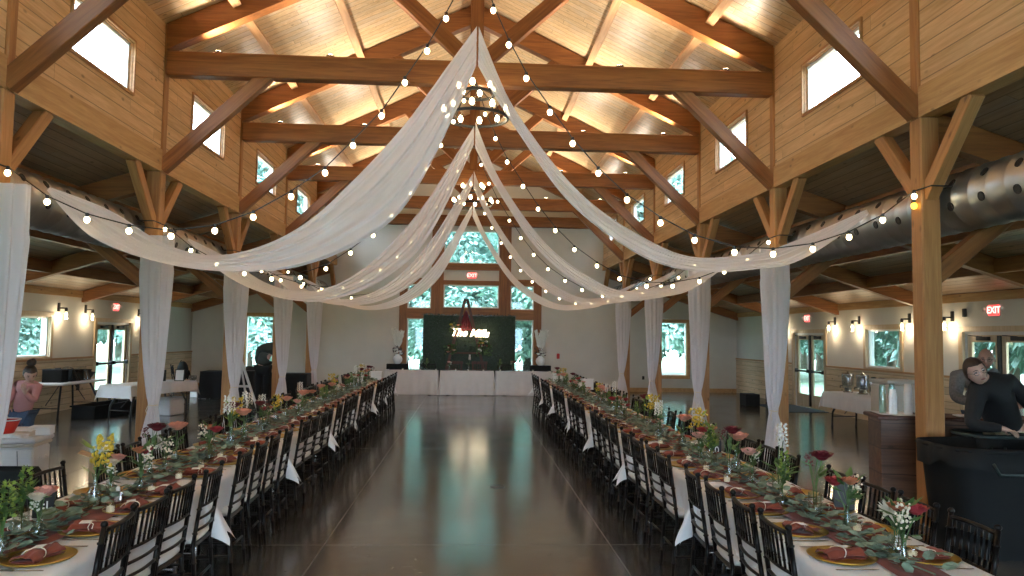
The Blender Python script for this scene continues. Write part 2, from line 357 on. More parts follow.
# ------------------------------------------------------------------ floor, ground, walls
struct(MB().box(-WA-.2, WA+.2, YF, YB+.2, -.15, 0).build('floor', 'floor'))
j = MB()
for x in (-1.28-3.9, -1.28, 1.25, 1.25+3.9): j.box(x-.004, x+.004, YF, YB, -.001, .0008)
for y in (1.1, 6.83, 12.5, 18.2, 23.9): j.box(-WA, WA, y-.004, y+.004, -.001, .0008)
struct(j.build('floor_joint_lines', 'joint')); 
struct(MB().box(-90, 90, -60, 110, -.9, -.3).build('ground', 'lawn'))

def wall_cells(mb, axis, a, b, u0, u1, z0, z1, opens):
    """wall slab between a..b on `axis`(0=x const,1=y const); spans u and z with rectangular openings"""
    us = sorted({u0, u1, *[min(max(o[0], u0), u1) for o in opens], *[min(max(o[1], u0), u1) for o in opens]})
    zs = sorted({z0, z1, *[min(max(o[2], z0), z1) for o in opens], *[min(max(o[3], z0), z1) for o in opens]})
    for i in range(len(us)-1):
        for k in range(len(zs)-1):
            uc, zc = (us[i]+us[i+1])/2, (zs[k]+zs[k+1])/2
            if any(o[0] < uc < o[1] and o[2] < zc < o[3] for o in opens): continue
            if axis == 0: mb.box(a, b, us[i], us[i+1], zs[k], zs[k+1])
            else: mb.box(us[i], us[i+1], a, b, zs[k], zs[k+1])
SIDE_DOORS = [(11.95, 13.85), (19.42, 21.32), (3.2, 5.1)]
SIDE_WINS = [(15.93, 17.35), (7.9, 9.3), (23.2, 24.3)]
SIDE_WINS = SIDE_WINS[:2]
for s, nm in ((-1, 'left'), (1, 'right')):
    ops = [(a, b, 0, 2.08) for a, b in SIDE_DOORS] + [(a, b, 1.24, 2.14) for a, b in SIDE_WINS]
    m = MB(); x0, x1 = (WA, WA+.18) if s > 0 else (-WA-.18, -WA)
    wall_cells(m, 0, x0, x1, YF, YB, 0, 3.0, ops); struct(m.build('wall_'+nm, 'wall'))
    m = MB(); x0, x1 = (WA-.025, WA) if s > 0 else (-WA, -WA+.025)
    wall_cells(m, 0, x0, x1, YF, YB, .0, 1.17, [(a-.1, b+.1, 0, 2.1) for a, b in SIDE_DOORS]); struct(m.build('wall_%s_wainscot' % nm, 'wains'))
    m = MB(); x0, x1 = (WA-.045, WA) if s > 0 else (-WA, -WA+.045)
    wall_cells(m, 0, x0, x1, YF, YB, 1.17, 1.21, [(a-.1, b+.1, 0, 2.1) for a, b in SIDE_DOORS]); struct(m.build('trim_%s_cap' % nm, 'trimw'))
    m = MB(); x0, x1 = (WA-.04, WA) if s > 0 else (-WA, -WA+.04)
    m.box(x0, x1, YF, YB, ZA-.16, ZA-.0); struct(m.build('trim_%s_cornice' % nm, 'beam'))
# back wall: aisles + gable
BW = [(-2.15, -1.35, .35, 2.42), (1.38, 2.18, .35, 2.42), (-2.15, -1.35, 2.76, 3.59), (1.38, 2.18, 2.76, 3.59), (-.93, .97, 2.80, 3.59), (-.93, .97, 4.33, 5.48), (-7.56, -6.64, .56, 2.42), (6.64, 7.56, .56, 2.42), (-.93, .97, .35, 2.42)]
m = MB(); wall_cells(m, 1, YB, YB+.18, -WA, WA, 0, 2.78, BW)
wall_cells(m, 1, YB, YB+.18, -W-.1, W+.1, 2.78, ZE, BW)
m.add([(x, y, z) for y in (YB, YB+.18) for x, z in ((-W-.1, ZE), (W+.1, ZE), (0, ZR+.02))], [(0, 1, 2), (3, 5, 4), (0, 3, 4, 1), (1, 4, 5, 2), (2, 5, 3, 0)])
for s in (-1, 1):
    a, b = s*(W+.1), s*WA; m.add([(x, y, z) for y in (YB, YB+.18) for x, z in ((a, 2.78), (b, 2.78), (b, ZA+.02), (a, adeck(W)+.05))], [(0, 1, 2, 3), (4, 5, 6, 7), (0, 1, 5, 4), (2, 3, 7, 6)])
struct(m.build('wall_back', 'wall'))
for s, nm in ((-1, 'left'), (1, 'right')):
    struct(MB().box(min(s*2.3, s*WA), max(s*2.3, s*WA), YB-.025, YB, 0, .14).build('baseboard_back_'+nm, 'beam'))
FW = [(x-.95, x+.95, z0, z1) for x in (-3.3, -1.1, 1.1, 3.3) for z0, z1 in ((.12, 2.5), (2.9, 4.6))]
m = MB(); wall_cells(m, 1, YF-.18, YF, -WA, WA, 0, 2.78, FW); wall_cells(m, 1, YF-.18, YF, -W-.1, W+.1, 2.78, ZR, FW)
for s in (-1, 1): m.box(min(s*W, s*WA), max(s*W, s*WA), YF-.18, YF, 2.78, 4.4)
struct(m.build('wall_front', 'wall'))
# clerestory walls
for s, nm in ((-1, 'left'), (1, 'right')):
    ops = []
    for i in range(-3, 6):
        c = ty(i)+B/2
        if c > YF+1: ops.append((c-.78, c+.78, 5.02, 5.70))
    m = MB(); x0, x1 = (W+.03, W+.17) if s > 0 else (-W-.17, -W-.03)
    wall_cells(m, 0, x0, x1, YF, YB, ZBT, ZE+.05, ops); struct(m.build('wall_upper_'+nm, 'board'))
# ceilings
for s, nm in ((-1, 'left'), (1, 'right')):
    m = MB(); m.add([(0, y, ZR+z) for y in (YF, YB+.2) for z in (0, .12)] + [(s*(W+.6), y, deck(W+.6)+z) for y in (YF, YB+.2) for z in (0, .12)], [(0, 2, 6, 4), (1, 5, 7, 3), (0, 4, 5, 1), (2, 3, 7, 6), (4, 6, 7, 5), (0, 1, 3, 2)])
    struct(m.build('ceiling_nave_'+nm, 'deckx'))
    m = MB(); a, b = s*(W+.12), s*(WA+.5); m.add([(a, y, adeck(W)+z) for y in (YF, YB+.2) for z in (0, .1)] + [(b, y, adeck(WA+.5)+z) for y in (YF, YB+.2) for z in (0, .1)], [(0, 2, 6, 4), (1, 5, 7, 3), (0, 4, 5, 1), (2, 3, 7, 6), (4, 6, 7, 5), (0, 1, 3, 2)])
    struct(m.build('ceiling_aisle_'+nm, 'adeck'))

# windows
WN = [0]
def window(axis, pos, u0, u1, z0, z1, inward, fm='alu', fw=.05, trim=.09, tm='trimw', mull=(), depth=.18):
    """frame + pane + interior trim; axis 0: plane x=pos (outer wall starts at pos going outward)"""
    WN[0] += 1
    e = bpy.data.objects.new('window_%d' % WN[0], None); C.objects.link(e); struct(e)
    out = -inward
    def bx(mb, ua, ub, za, zb, d0, d1):
        a, b = sorted((pos+out*d0, pos+out*d1))
        mb.box(a, b, ua, ub, za, zb) if axis == 0 else mb.box(ua, ub, a, b, za, zb)
    m = MB()
    for a in ((u0, u0+fw, z0, z1), (u1-fw, u1, z0, z1), (u0+fw, u1-fw, z0, z0+fw), (u0+fw, u1-fw, z1-fw, z1)): bx(m, *a, .04, depth-.02)
    for q in mull: bx(m, q-.02, q+.02, z0+fw, z1-fw, .06, depth-.04)
    m.build('window_frame', fm, e)
    g = MB(); bx(g, u0+fw, u1-fw, z0+fw, z1-fw, .10, .106); g.build('window_pane', 'glasspane', e)
    if trim:
        m = MB()
        for a in ((u0-trim, u0, z0-trim, z1+trim), (u1, u1+trim, z0-trim, z1+trim), (u0, u1, z1, z1+trim), (u0, u1, z0-trim, z0)): bx(m, *a, -.03, .0)
        for a in ((u0-.0, u0+.012, z0, z1), (u1-.012, u1, z0, z1), (u0, u1, z1-.012, z1), (u0, u1, z0, z0+.012)): bx(m, *a, -.0, .05)
        m.build('window_trim', tm, e)
    return e
for s in (-1, 1):
    for i in range(-2, 6):
        c = ty(i)+B/2; window(0, s*(W+.03), c-.78, c+.78, 5.02, 5.70, -s, 'white', .05, .035, 'trimw', depth=.14)
    for a, b in SIDE_WINS: window(0, s*WA, a, b, 1.24, 2.14, -s, 'white', .05, .10, 'tan')
for k, (a, b, c, d) in enumerate(BW):
    window(1, YB, a, b, c, d, -1, 'alu' if abs(a) < 5 else 'white', .04, 0 if abs(a) < 5 else .10, 'beam')
for a, b, c, d in FW: window(1, YF, a, b, c, d, 1, 'alu', .05, .09, 'beam')
# gable timber framing around the big window
g = thing('gable_window_timber', 'dark timber grid framing the stacked back wall windows', 'timber frame', (0, YB, 0))
for x0, x1, z0, z1, nm, mt in ((-1.35, -.93, 0, 5.62, 'mullion', 'tz'), (.97, 1.38, 0, 5.62, 'mullion', 'tz'), (-2.42, -2.15, 0, 3.8, 'jamb', 'tz'), (2.18, 2.45, 0, 3.8, 'jamb', 'tz'),
        (-2.15, -1.35, 2.42, 2.76, 'rail', 'tx'), (1.38, 2.18, 2.42, 2.76, 'rail', 'tx'), (-.93, .97, 2.42, 2.80, 'rail', 'tx'), (-2.15, -1.35, 3.59, 3.8, 'rail', 'tx'), (1.38, 2.18, 3.59, 3.8, 'rail', 'tx'), (-.93, .97, 3.59, 3.74, 'rail', 'tx'), (-.93, .97, 4.10, 4.33, 'rail', 'tx')):
    MB().box(x0, x1, -.07, -.002, z0, z1).build(nm, mt, g)

# doors
DN = [0]
def door_pair(s, y0, y1):
    DN[0] += 1; e = bpy.data.objects.new('door_%d' % DN[0], None); C.objects.link(e); struct(e); X = s*WA
    def bx(mb, ya, yb, za, zb, d0, d1):
        a, b = sorted((X+s*d0, X+s*d1)); mb.box(a, b, ya, yb, za, zb)
    m = MB(); t = .10
    for a in ((y0-t, y0+.02, 0, 2.06), (y1-.02, y1+t, 0, 2.06), (y0-t, y1+t, 2.06, 2.06+t)): bx(m, *a, -.035, .03)
    m.build('door_casing', 'tan', e)
    m = MB(); bx(m, y0+.02, y1-.02, 2.0, 2.06, .02, .12); bx(m, y0+.02, y0+.06, 0, 2.0, .02, .12); bx(m, y1-.06, y1-.02, 0, 2.0, .02, .12); m.build('door_jamb', 'alu', e)
    mid = (y0+y1)/2
    for a, b in ((y0+.06, mid-.005), (mid+.005, y1-.06)):
        m = MB()
        for q in ((a, a+.13, .01, 2.0), (b-.13, b, .01, 2.0), (a+.13, b-.13, .01, .36), (a+.13, b-.13, 1.87, 2.0)): bx(m, *q, .04, .085)
        l = m.build('door_leaf', 'tan', e)
        g_ = MB(); bx(g_, a+.13, b-.13, .36, 1.87, .06, .066); g_.build('door_glass', 'glasspane', l)
        h = MB(); bx(h, a+.05, b-.05, .98, 1.03, -.04, -.01); bx(h, a+.05, a+.11, .96, 1.06, -.04, .04); bx(h, b-.11, b-.05, .96, 1.06, -.04, .04); h.build('panic_bar', 'black', l)
        h = MB(); bx(h, a+.25, a+.55, 1.90, 1.97, -.03, .04); h.bar((X-s*.02, a+.4, 1.97), (X-s*.10, (a+b)/2+.2, 1.99), .02, .015); h.build('door_closer', 'black', l)
    m = MB(); bx(m, mid-.035, mid+.035, .05, 1.99, -.0, .04); m.build('astragal', 'black', e)
for s in (-1, 1):
    for a, b in SIDE_DOORS: door_pair(s, a, b)

# ------------------------------------------------------------------ timber frame
ANCH = {1: 'on trash bin side', -1: 'on cooler side'}
for s in (-1, 1):
    for i in range(0, 7):
        y = ty(i); X = s*(W+.10)
        p = thing('timber_post', '%s timber post from the camera end %s' % (nv(i), ANCH[s]), 'post', (X, y, 0), 0, 'timber posts along the hall')
        MB().cbox(-.10, .10, -.10, .10, 0, ZB).build('post_shaft', 'post', p)
        MB().cbox(-.10, .10, -.07, .07, ZB, ZE-.02).build('upper_post', 'post', p)
        if i < 6: tbar('brace', (0, .06, 3.36), (0, .80, 4.20), .13, .15, 'postx', p)
        if i > 0: tbar('brace', (0, -.06, 3.36), (0, -.80, 4.20), .13, .15, 'postx', p)
        if i < 6: tbar('brace', (s*.06, 0, 2.52), (s*1.42, 0, 3.62), .13, .17, 'tx', p)
    for i in range(0, 6):
        y0, y1 = ty(i)+.07, ty(i+1)-.07
        if i == 5: y1 = YB
        b = MB().box(s*(W+.10)-.10, s*(W+.10)+.10, y0, y1, ZB, ZBT).build('header_beam', 'beam')
        tag(b, 'long header beam under the %s upper window from camera end %s' % (nth(i), ANCH[s]), 'beam', 'header beams over the posts')
    # front run towards the entrance
    b = MB().box(s*(W+.10)-.10, s*(W+.10)+.10, YF, ty(0)-.07, ZB, ZBT).build('header_beam', 'beam'); tag(b, 'header beam behind the camera %s' % ANCH[s], 'beam', 'header beams over the posts')
    # aisle rafters and purlins
    for i in range(0, 7):
        y = ty(i) if i < 6 else YB-.1
        a, b = s*(W+.18), s*(WA-.01); m = MB()
        y0, y1 = y-.08, y+.08
        m.add([(x, yy, z) for yy in (y0, y1) for x, z in ((a, adeck(a)-.33), (a, adeck(a)-.01), (b, adeck(b)-.01), (b, adeck(b)-.27))], [(0, 1, 2, 3), (4, 7, 6, 5), (0, 4, 5, 1), (1, 5, 6, 2), (2, 6, 7, 3), (3, 7, 4, 0)])
        r = m.build('side_rafter', 'tx'); tag(r, 'sloping rafter over the side aisle, %s from camera end %s' % (nv(i), ANCH[s]), 'rafter', 'side aisle rafters')
    for x in (5.75, 6.95, 8.1):
        X = s*x; m = MB(); m.box(X-.06, X+.06, YF, YB, adeck(x)-.24, adeck(x)-.015)
        r = m.build('side_purlin', 'ty'); tag(r, 'long dark purlin under side aisle ceiling, %s %s' % ({5.75: 'nearest the posts', 6.95: 'middle of three', 8.1: 'beside the side wall'}[x], ANCH[s]), 'purlin', 'side aisle purlins')
for x in (-3.6, -2.3, 2.3, 3.6):
    m = MB(); X = x; z = deck(x); m.bar((X, YF, z-.10), (X, YB, z-.10), .13, .17, up=(-SL if x < 0 else SL, 0, 1))
    r = m.build('roof_purlin', 'purlin'); tag(r, 'pale purlin running the hall under the %s half of pine ceiling on %s' % ('lower' if abs(x) > 3 else 'upper', 'trash bin side' if x > 0 else 'white cooler side'), 'purlin', 'roof purlins')
m = MB(); m.box(-.09, .09, YF, YB, ZR-.36, ZR-.03); tag(m.build('ridge_beam', 'ty'), 'ridge beam along the peak of the pine ceiling', 'beam')

def uplight(label, x, y, tilt, pw):
    t = thing('uplight', label, 'light fixture', (x, y, ZTT), 0, 'uplights on the tie beams')
    MB().box(-.06, .06, -.05, .05, 0, .012).build('base', 'black', t)
    MB().lathe([(.05, .012), (.06, .02), (.06, .04), (.05, .044)], 12).build('lamp_housing', 'black', t)
    MB().lathe([(.048, .045), (.045, .048)], 12).build('lens', 'led', t)
    ld = bpy.data.lights.new('uplight_lamp', 'AREA'); ld.shape = 'DISK'; ld.size = .12; ld.energy = UPLIGHT_W*pw; ld.color = (1, .86, .70); ld.spread = 2.9
    lo = bpy.data.objects.new('uplight_lamp', ld); C.objects.link(lo); lo.parent = t; lo.location = (0, 0, .07); lo.rotation_euler = (PI, tilt, 0)
    return t
for i in range(0, 7):
    y = ty(i) if i < 6 else YB-.12
    t = thing('roof_truss', '%s timber roof truss from camera end' % nv(i), 'truss', (0, y, 0), 0, 'roof trusses')
    hw = .10
    MB().cbox(-W, W, -hw, hw, ZT, ZTT, .015).build('tie_beam', 'tx', t)
    for s in (-1, 1):
        # rafter: lower edge from (4.5, 6.0) rising with the deck
        m = MB(); a, b = s*(W+.0), s*.09; dz = .36
        za = deck(a)-.01; zb = deck(b)-.01
        m.add([(x, yy, z) for yy in (-hw, hw) for x, z in ((a, za-dz-.03), (a, za), (b, zb), (b, zb-dz-.03))], [(0, 1, 2, 3), (4, 7, 6, 5), (0, 4, 5, 1), (1, 5, 6, 2), (2, 6, 7, 3), (3, 7, 4, 0)])
        m.build('rafter', 'tx', t)
        if i < 6:
            tbar('strut', (s*.10, 0, ZTT+.02), (s*1.85, 0, ZTT+1.62), .16, .22, 'tx', t)
            tbar('knee_brace', (s*4.60, 0, 4.24), (s*3.05, 0, 5.74), .14, .20, 'tx', t)
    MB().cbox(-.10, .10, -.09, .09, ZTT, ZR-.3).build('king_post', 'tz', t)
    if i < 6:
        for s in (-1, 1):
            uplight('small uplight near wall on the %s tie beam from camera %s' % (nv(i), ANCH[s]), s*3.85, y, s*-.5, .6)
            uplight('added fill uplight inboard on the %s tie beam from camera %s' % (nv(i), ANCH[s]), s*2.2, y, s*-.15, 1.1)  # inboard lamps are added fill to brighten the middle of the ceiling

# spiral ducts
for s in (-1, 1):
    X, Zc, r = s*5.13, 3.33, .31
    t = thing('spiral_duct', 'round silver spiral duct with dark vent holes %s' % ANCH[s], 'duct', (X, 0, Zc))
    m = MB(); pts = []; rad = []
    y = YF
    while y < YB-.05:
        pts += [(0, y, 0), (0, y+.235, 0), (0, y+.242, 0), (0, y+.249, 0)]; rad += [r, r, r+.008, r]; y += .256
    m.tube(pts, rad, 28); m.build('duct_tube', 'duct', t, True)
    m = MB().lathe([(.033, 0), (.033, .01)], 10)
    first = None; k = 0
    for n in range(46):
        yy = 5.3+.45*n if 0 else 3.6+.47*n
        for ang in (28, -18) :
            if n % 1: continue
            a = math.radians(ang + (4 if n % 2 else 0)); nx, nz = -s*math.cos(a), math.sin(a)
            if first is None:
                first = MB().lathe([(.046, -.01), (.046, .007), (.040, .009), (.036, .003)], 12, cap=False).add([(0.036*math.cos(2*PI*q/12), .036*math.sin(2*PI*q/12), .004) for q in range(12)], [tuple(range(12))]).build('vent_hole', 'black', t); h = first
            else: h = first.copy(); C.objects.link(h)
            h.location = (nx*r, yy, nz*r); h.rotation_euler = Vector((nx, 0, nz)).to_track_quat('Z', 'Y').to_euler(); k += 1

# ------------------------------------------------------------------ chandeliers
def chandelier(label, y):
    t = thing('chandelier', label, 'chandelier', (0, y, 5.08), 0, 'two-tier ring chandeliers')
    for rad, z in ((.48, 0), (.27, .36)):
        m = MB(); m.lathe([(rad-.012, -.02), (rad+.012, -.02), (rad+.012, .02), (rad-.012, .02), (rad-.012, -.02)], 36, (0, 0, z), cap=False); m.build('ring', 'black', t)
    m = MB(); m.tube([(0, 0, .36), (0, 0, ZT-5.08+.0)], .008, 6)
    for k in range(4):
        a = PI/4+k*PI/2; c, s_ = math.cos(a), math.sin(a)
        m.tube([(c*.48, s_*.48, 0), (c*.27, s_*.27, .36), (0, 0, .50)], .007, 6)
    m.build('chain', 'black', t)
    first = None
    for rad, z, n in ((.48, 0, 10), (.27, .36, 6)):
        for k in range(n):
            a = 2*PI*(k+.3)/n; p = (rad*math.cos(a), rad*math.sin(a), z)
            if first is None:
                h = first = MB().lathe([(.016, 0), (.016, .045), (.012, .05)], 10).build('lamp_socket', 'black', t)
                MB().lathe([(.014, .05), (.030, .07), (.038, .10), (.032, .13), (.012, .155)], 12).build('lamp_bulb', 'cbulb', h, True)
                MB().lathe([(.018, .03), (.046, .05), (.048, .16), (.042, .175)], 12, cap=False).build('glass_jar', 'vase', h, True)
            else:
                h = first.copy(); C.objects.link(h)
                for ch in list(first.children): c2 = ch.copy(); C.objects.link(c2); c2.parent = h
            h.location = p
    return t
chandelier('large two-tier black ring chandelier with glowing jars behind the first drape', 11.05)
chandelier('two-tier ring chandelier further down the hall above the third drapes', 18.52)

# ------------------------------------------------------------------ drapes and string lights
def cr_pt(pts, t):
    n = len(pts)-1; x = t*n; i = min(int(x), n-1); f = x-i
    P = [Vector((*pts[max(0, min(n, i+k))],)) for k in (-1, 0, 1, 2)]
    return .5*((2*P[1]) + (P[2]-P[0])*f + (2*P[0]-5*P[1]+4*P[2]-P[3])*f*f + (3*P[1]-P[0]-3*P[2]+P[3])*f**3)
def resample(pts, n):
    Q = [cr_pt(pts, k/200) for k in range(201)]; L = [0]
    for a, b in zip(Q, Q[1:]): L.append(L[-1]+(b-a).length)
    out = []; k = 0
    for i in range(n):
        d = L[-1]*i/(n-1)
        while k < 199 and L[k+1] < d: k += 1
        f = (d-L[k])/max(1e-9, L[k+1]-L[k]); out.append(Q[k].lerp(Q[k+1], min(1, max(0, f))))
    return out
UPL = [(-4.22, 3.26), (-3.9, 3.15), (-3.66, 3.04), (-3.17, 2.74), (-2.69, 2.63), (-2.21, 2.73), (-1.73, 3.0), (-1.26, 3.46), (-.78, 4.02), (-.39, 4.58), (-.02, 5.06)]
LOL = [(-4.22, 3.22), (-3.84, 2.87), (-3.55, 2.68), (-3.16, 2.54), (-2.68, 2.45), (-2.2, 2.43), (-1.72, 2.49), (-1.24, 2.68), (-.75, 3.04), (-.37, 3.71), (-.02, 4.62)]
UPR = [(.0, 5.06), (.2, 4.62), (.43, 4.2), (.85, 3.64), (1.26, 3.24), (1.77, 2.92), (2.29, 2.72), (2.91, 2.76), (3.33, 2.88), (4.12, 3.24)]
LOR = [(.0, 4.62), (.2, 4.22), (.44, 3.84), (.85, 3.28), (1.26, 2.92), (1.77, 2.62), (2.29, 2.52), (2.91, 2.57), (3.33, 2.68), (4.12, 3.18)]
def swag(label, y, up, lo, seed, narrow=1.0):
    NU, NV = 40, 56; U = resample(up, NV); Lw = resample(lo, NV); rr = random.Random(seed)
    ph = [rr.uniform(0, 6.28) for _ in range(6)]
    def fn(a, v):
        j = round(v*(NV-1)); p = U[j].lerp(Lw[j], .5+(a-.5)*narrow)
        # direction across the strip
        tx_, tz_ = (U[min(j+1, NV-1)]-U[max(j-1, 0)]); l = math.hypot(tx_, tz_); nx, nz = -tz_/l, tx_/l
        e = min(1, min(v, 1-v)*7+.12)
        f = (math.sin(a*31+ph[0]+1.3*math.sin(v*5+ph[1]))*.55+math.sin(a*13+ph[2]+v*3)*.35+math.sin(a*53+ph[3]-v*4)*.25)
        yy = y + (a-.5)*-.42*e + f*.045*e
        dn = f*.012*e
        return (p.x+nx*dn, yy, p.y+nz*dn)
    m = MB().grid(fn, NU, NV)
    o = m.build('ceiling_drape', 'sheer', None, True); tag(o, label, 'drape', 'swagged ceiling drapes'); return o
STR_L = [(-4.45, 3.33), (-4.07, 3.06), (-3.7, 2.9), (-3.3, 2.8), (-2.91, 2.76), (-2.5, 2.82), (-2.14, 2.96), (-1.79, 3.17), (-1.47, 3.41), (-1.21, 3.69), (-.94, 3.99), (-.72, 4.33), (-.51, 4.66), (-.33, 5.0), (-.18, 5.3)]
STR_R = [(4.45, 3.33), (4.12, 3.08), (3.77, 2.9), (3.39, 2.77), (2.98, 2.71), (2.59, 2.72), (2.18, 2.83), (1.84, 3.0), (1.5, 3.22), (1.21, 3.48), (.95, 3.77), (.72, 4.08), (.48, 4.42), (.3, 4.75), (.14, 5.1)]
BULB = [None]
def strand(label, y, pts, s):
    t = thing('string_light', label, 'string lights', (0, y, 0), 0, 'festoon strands')
    up = .055
    w_ = [(x, 0, z+up) for x, z in pts]; top = (0, 0, ZT); end = (s*(W-.0), 0, 3.42)
    m = MB(); m.tube([end]+w_+[top], .0065, 5)
    m.tube([(s*(W-.012), -.12, 3.42), (s*(W+.206), -.12, 3.42), (s*(W+.206), .12, 3.42), (s*(W-.012), .12, 3.42)], .008, 5, closed=True)
    m.build('wire', 'black', t)
    for k, (x, z) in enumerate(pts):
        if BULB[0] is None:
            b = BULB[0] = MB().ball((0, 0, 0), (.027, .027, .032), 12, 8).build('bulb', 'bulb', t, True)
            MB().lathe([(.016, .026), (.018, .06), (.012, .066)], 8).build('socket', 'black', b)
        else:
            b = BULB[0].copy(); C.objects.link(b); b.parent = t
            c2 = BULB[0].children[0].copy(); C.objects.link(c2); c2.parent = b
        b.location = (x, R.uniform(-.01, .01), z)
for k in range(4):
    y = ty(k+1)
    n = ['nearest the camera', 'second from the camera end', 'third from the camera end', 'furthest down the hall'][k]
    ap = [0, .07, .16, .17][k]
    jj = lambda pts, a: [(x*1.0, z-a*(1-abs(abs(x)/2.3-1))+ap*max(0, 1-abs(x)/1.3)) for x, z in pts]
    sag = [0, .18, .08, .05][k]
    swag('white sheer drape swagged to the posts on white cooler side, %s' % n, y+.12, jj(UPL, sag*.8), jj(LOL, sag), k+1, [1, .68, .6, .55][k])
    swag('white sheer drape swagged to the posts on trash bin side, %s' % n, y+.12, jj(UPR, sag*.7), jj(LOR, sag*.7), k+11, [1, .95, .85, .8][k])
    strand('festoon strand swagged to the posts on white cooler side, %s' % n, y-.16, jj(STR_L, sag), -1)
    strand('festoon strand swagged to the posts on trash bin side, %s' % n, y-.16, jj(STR_R, sag*.6), 1)
# curtains tied at the posts
def curtain(label, s, y, x, wtop, seed):
    rr = random.Random(seed); t = thing('post_curtain', label, 'curtain', (x, y, 0), 0, 'white curtains tied at the posts')
    zt = 3.22; zi = .80; n = 44; p0 = rr.uniform(0, 6)
    def fn(a, v):
        z = .01+(zt-.01)*v
        if z > zi: q = (z-zi)/(zt-zi); wd = .05+(wtop/2-.05)*min(1, (q*1.25)**.55)*(1.06 if q < .8 else 1.0); cx = (1-min(1, q*1.4))**2*.035*s
        else: q = (zi-z)/zi; wd = .05+.10*min(1, q*1.3)**.8; cx = .035*s*(1-q)
        an = 2*PI*a; amp = 1+.16*math.sin(11*an+p0+z*.6)+.07*math.sin(5*an+z)
        dp = max(.045, wd*.38)
        return (cx+wd*math.cos(an)*amp, dp*math.sin(an)*amp, z)
    MB().grid(fn, 110, n, closeu=True).build('curtain_panel', 'sheer', t, True)
    m = MB(); m.tube([(.035*s+.062*math.cos(2*PI*k/14), .058*math.sin(2*PI*k/14), zi+.004*math.sin(k)) for k in range(14)], .009, 6, closed=True)
    m.tube([(.035*s-.05, -.05, zi), (.035*s-.07, -.07, zi-.07), (.035*s-.05, -.08, zi-.13)], .006, 5); m.build('tieback', 'cream', t)
for s in (-1, 1):
    for i in range(1, 6):
        if s > 0 and i == 1: continue
        lab = 'white sheer curtain tied in at the %s post from camera %s' % (nv(i), ANCH[s])
        curtain(lab, -s, ty(i)-.16, s*(W-.03 if i > 1 else W-.08), .40 if i > 1 else .46, i*7+s)
# glowing bulb taped against the bare post
t = thing('amber_bulb_clip', 'yellow glowing bulb resting on bare post by trash bin', 'bulb', (W-.035, D1-.02, 3.26))
MB().ball((0, 0, 0), (.03, .03, .036), 12, 8).build('glass_bulb', 'amber', t, True); MB().lathe([(.016, .026), (.018, .06)], 8).build('socket', 'black', t)

# ------------------------------------------------------------------ wall sconces, exit signs
def sconce(label, s, y):
    t = thing('wall_sconce', label, 'wall lamp', (s*WA, y, 2.32), 0 if s < 0 else PI, 'sconces on the side walls')
    MB().cbox(0, .03, -.04, .04, -.06, .14, .006).build('backplate', 'black', t)
    m = MB(); m.tube([(.02, 0, .02), (.20, 0, .02)], .014, 8); m.lathe([(.03, -.05), (.034, 0), (.02, .03)], 12, (.18, 0, 0)); m.build('arm', 'black', t)
    MB().lathe([(.035, -.05), (.06, -.09), (.062, -.20), (.055, -.23)], 16, (.18, 0, 0), cap=False).build('glass_shade', 'vase', t, True)
    MB().ball((.18, 0, -.13), (.028, .028, .04), 10, 8).build('bulb', 'sbulb', t, True)
    ld = bpy.data.lights.new('sconce_lamp', 'POINT'); ld.energy = SCONCE_W*2; ld.color = (1, .78, .52); ld.shadow_soft_size = .05
    lo = bpy.data.objects.new('sconce_lamp', ld); C.objects.link(lo); lo.parent = t; lo.location = (.18, 0, -.21)
for s in (-1, 1):
    for y, n in ((11.3, 'before the near side door'), (14.14, 'past the near side door'), (15.57, 'near end of the side window'), (17.65, 'far end of the side window'), (18.85, 'near end of the far side door'), (21.8, 'past the far side door')):
        sconce('black wall sconce at the %s %s' % (n, ANCH[s]) if 'end' in n else 'black wall sconce %s %s' % (n, ANCH[s]), s, y)
def exit_sign(label, loc, rz):
    t = thing('exit_sign', label, 'exit sign', loc, rz, None)
    MB().cbox(-.16, .16, -.03, .0, -.11, .11, .01).build('housing', 'white', t)
    MB().box(-.145, .145, -.034, -.030, -.095, .095).build('red_panel', 'exitr', t)
    text('EXIT', .17, 'exitw', t, (0, -.038, 0), (PI/2, 0, 0), .002, 0, 'letters', .003)
    for q in (-1, 1):
        h = MB().ball((q*.235, -.05, .02), (.04, .035, .04), 10, 8).tube([(q*.16, -.02, 0), (q*.235, -.03, .0)], .012, 6).build('emergency_lamp', 'plasticw', t, True)
exit_sign('red EXIT sign between the gable windows of the back wall', (.04, YB-.001, 3.92), 0)
exit_sign('red EXIT sign over the far side door on trash bin side', (WA-.001, 20.4, 2.46), -PI/2)
exit_sign('red EXIT sign over the near side door on trash bin side', (WA-.001, 12.95, 2.44), -PI/2)
exit_sign('red EXIT sign over the side door behind the white cooler', (-WA+.001, 20.4, 2.46), PI/2)
m = MB().cbox(WA-.05, WA-.001, 13.72, 13.80, 2.34, 2.50, .008).lathe([(.02, 0), (.02, .012)], 8, (WA-.05, 13.76, 2.46)); tag(m.build('wall_speaker', 'black'), 'small black box on the wall beside the near exit sign', 'wall device')
for lab, x in (('small red alarm box on back wall beside pampas vase', 3.05), ): 
    m = MB().cbox(x-.05, x+.05, YB-.05, YB-.001, 1.10, 1.28, .01).box(x-.03, x+.03, YB-.06, YB-.05, 1.15, 1.2); tag(m.build('fire_alarm', 'red'), lab, 'fire alarm')
m = MB().cbox(5.98, 6.06, YB-.03, YB-.001, .42, .54, .006).box(6.0, 6.04, YB-.034, YB-.03, .44, .52); tag(m.build('wall_outlet', 'black'), 'small black outlet low on the back wall by the curtain', 'outlet')
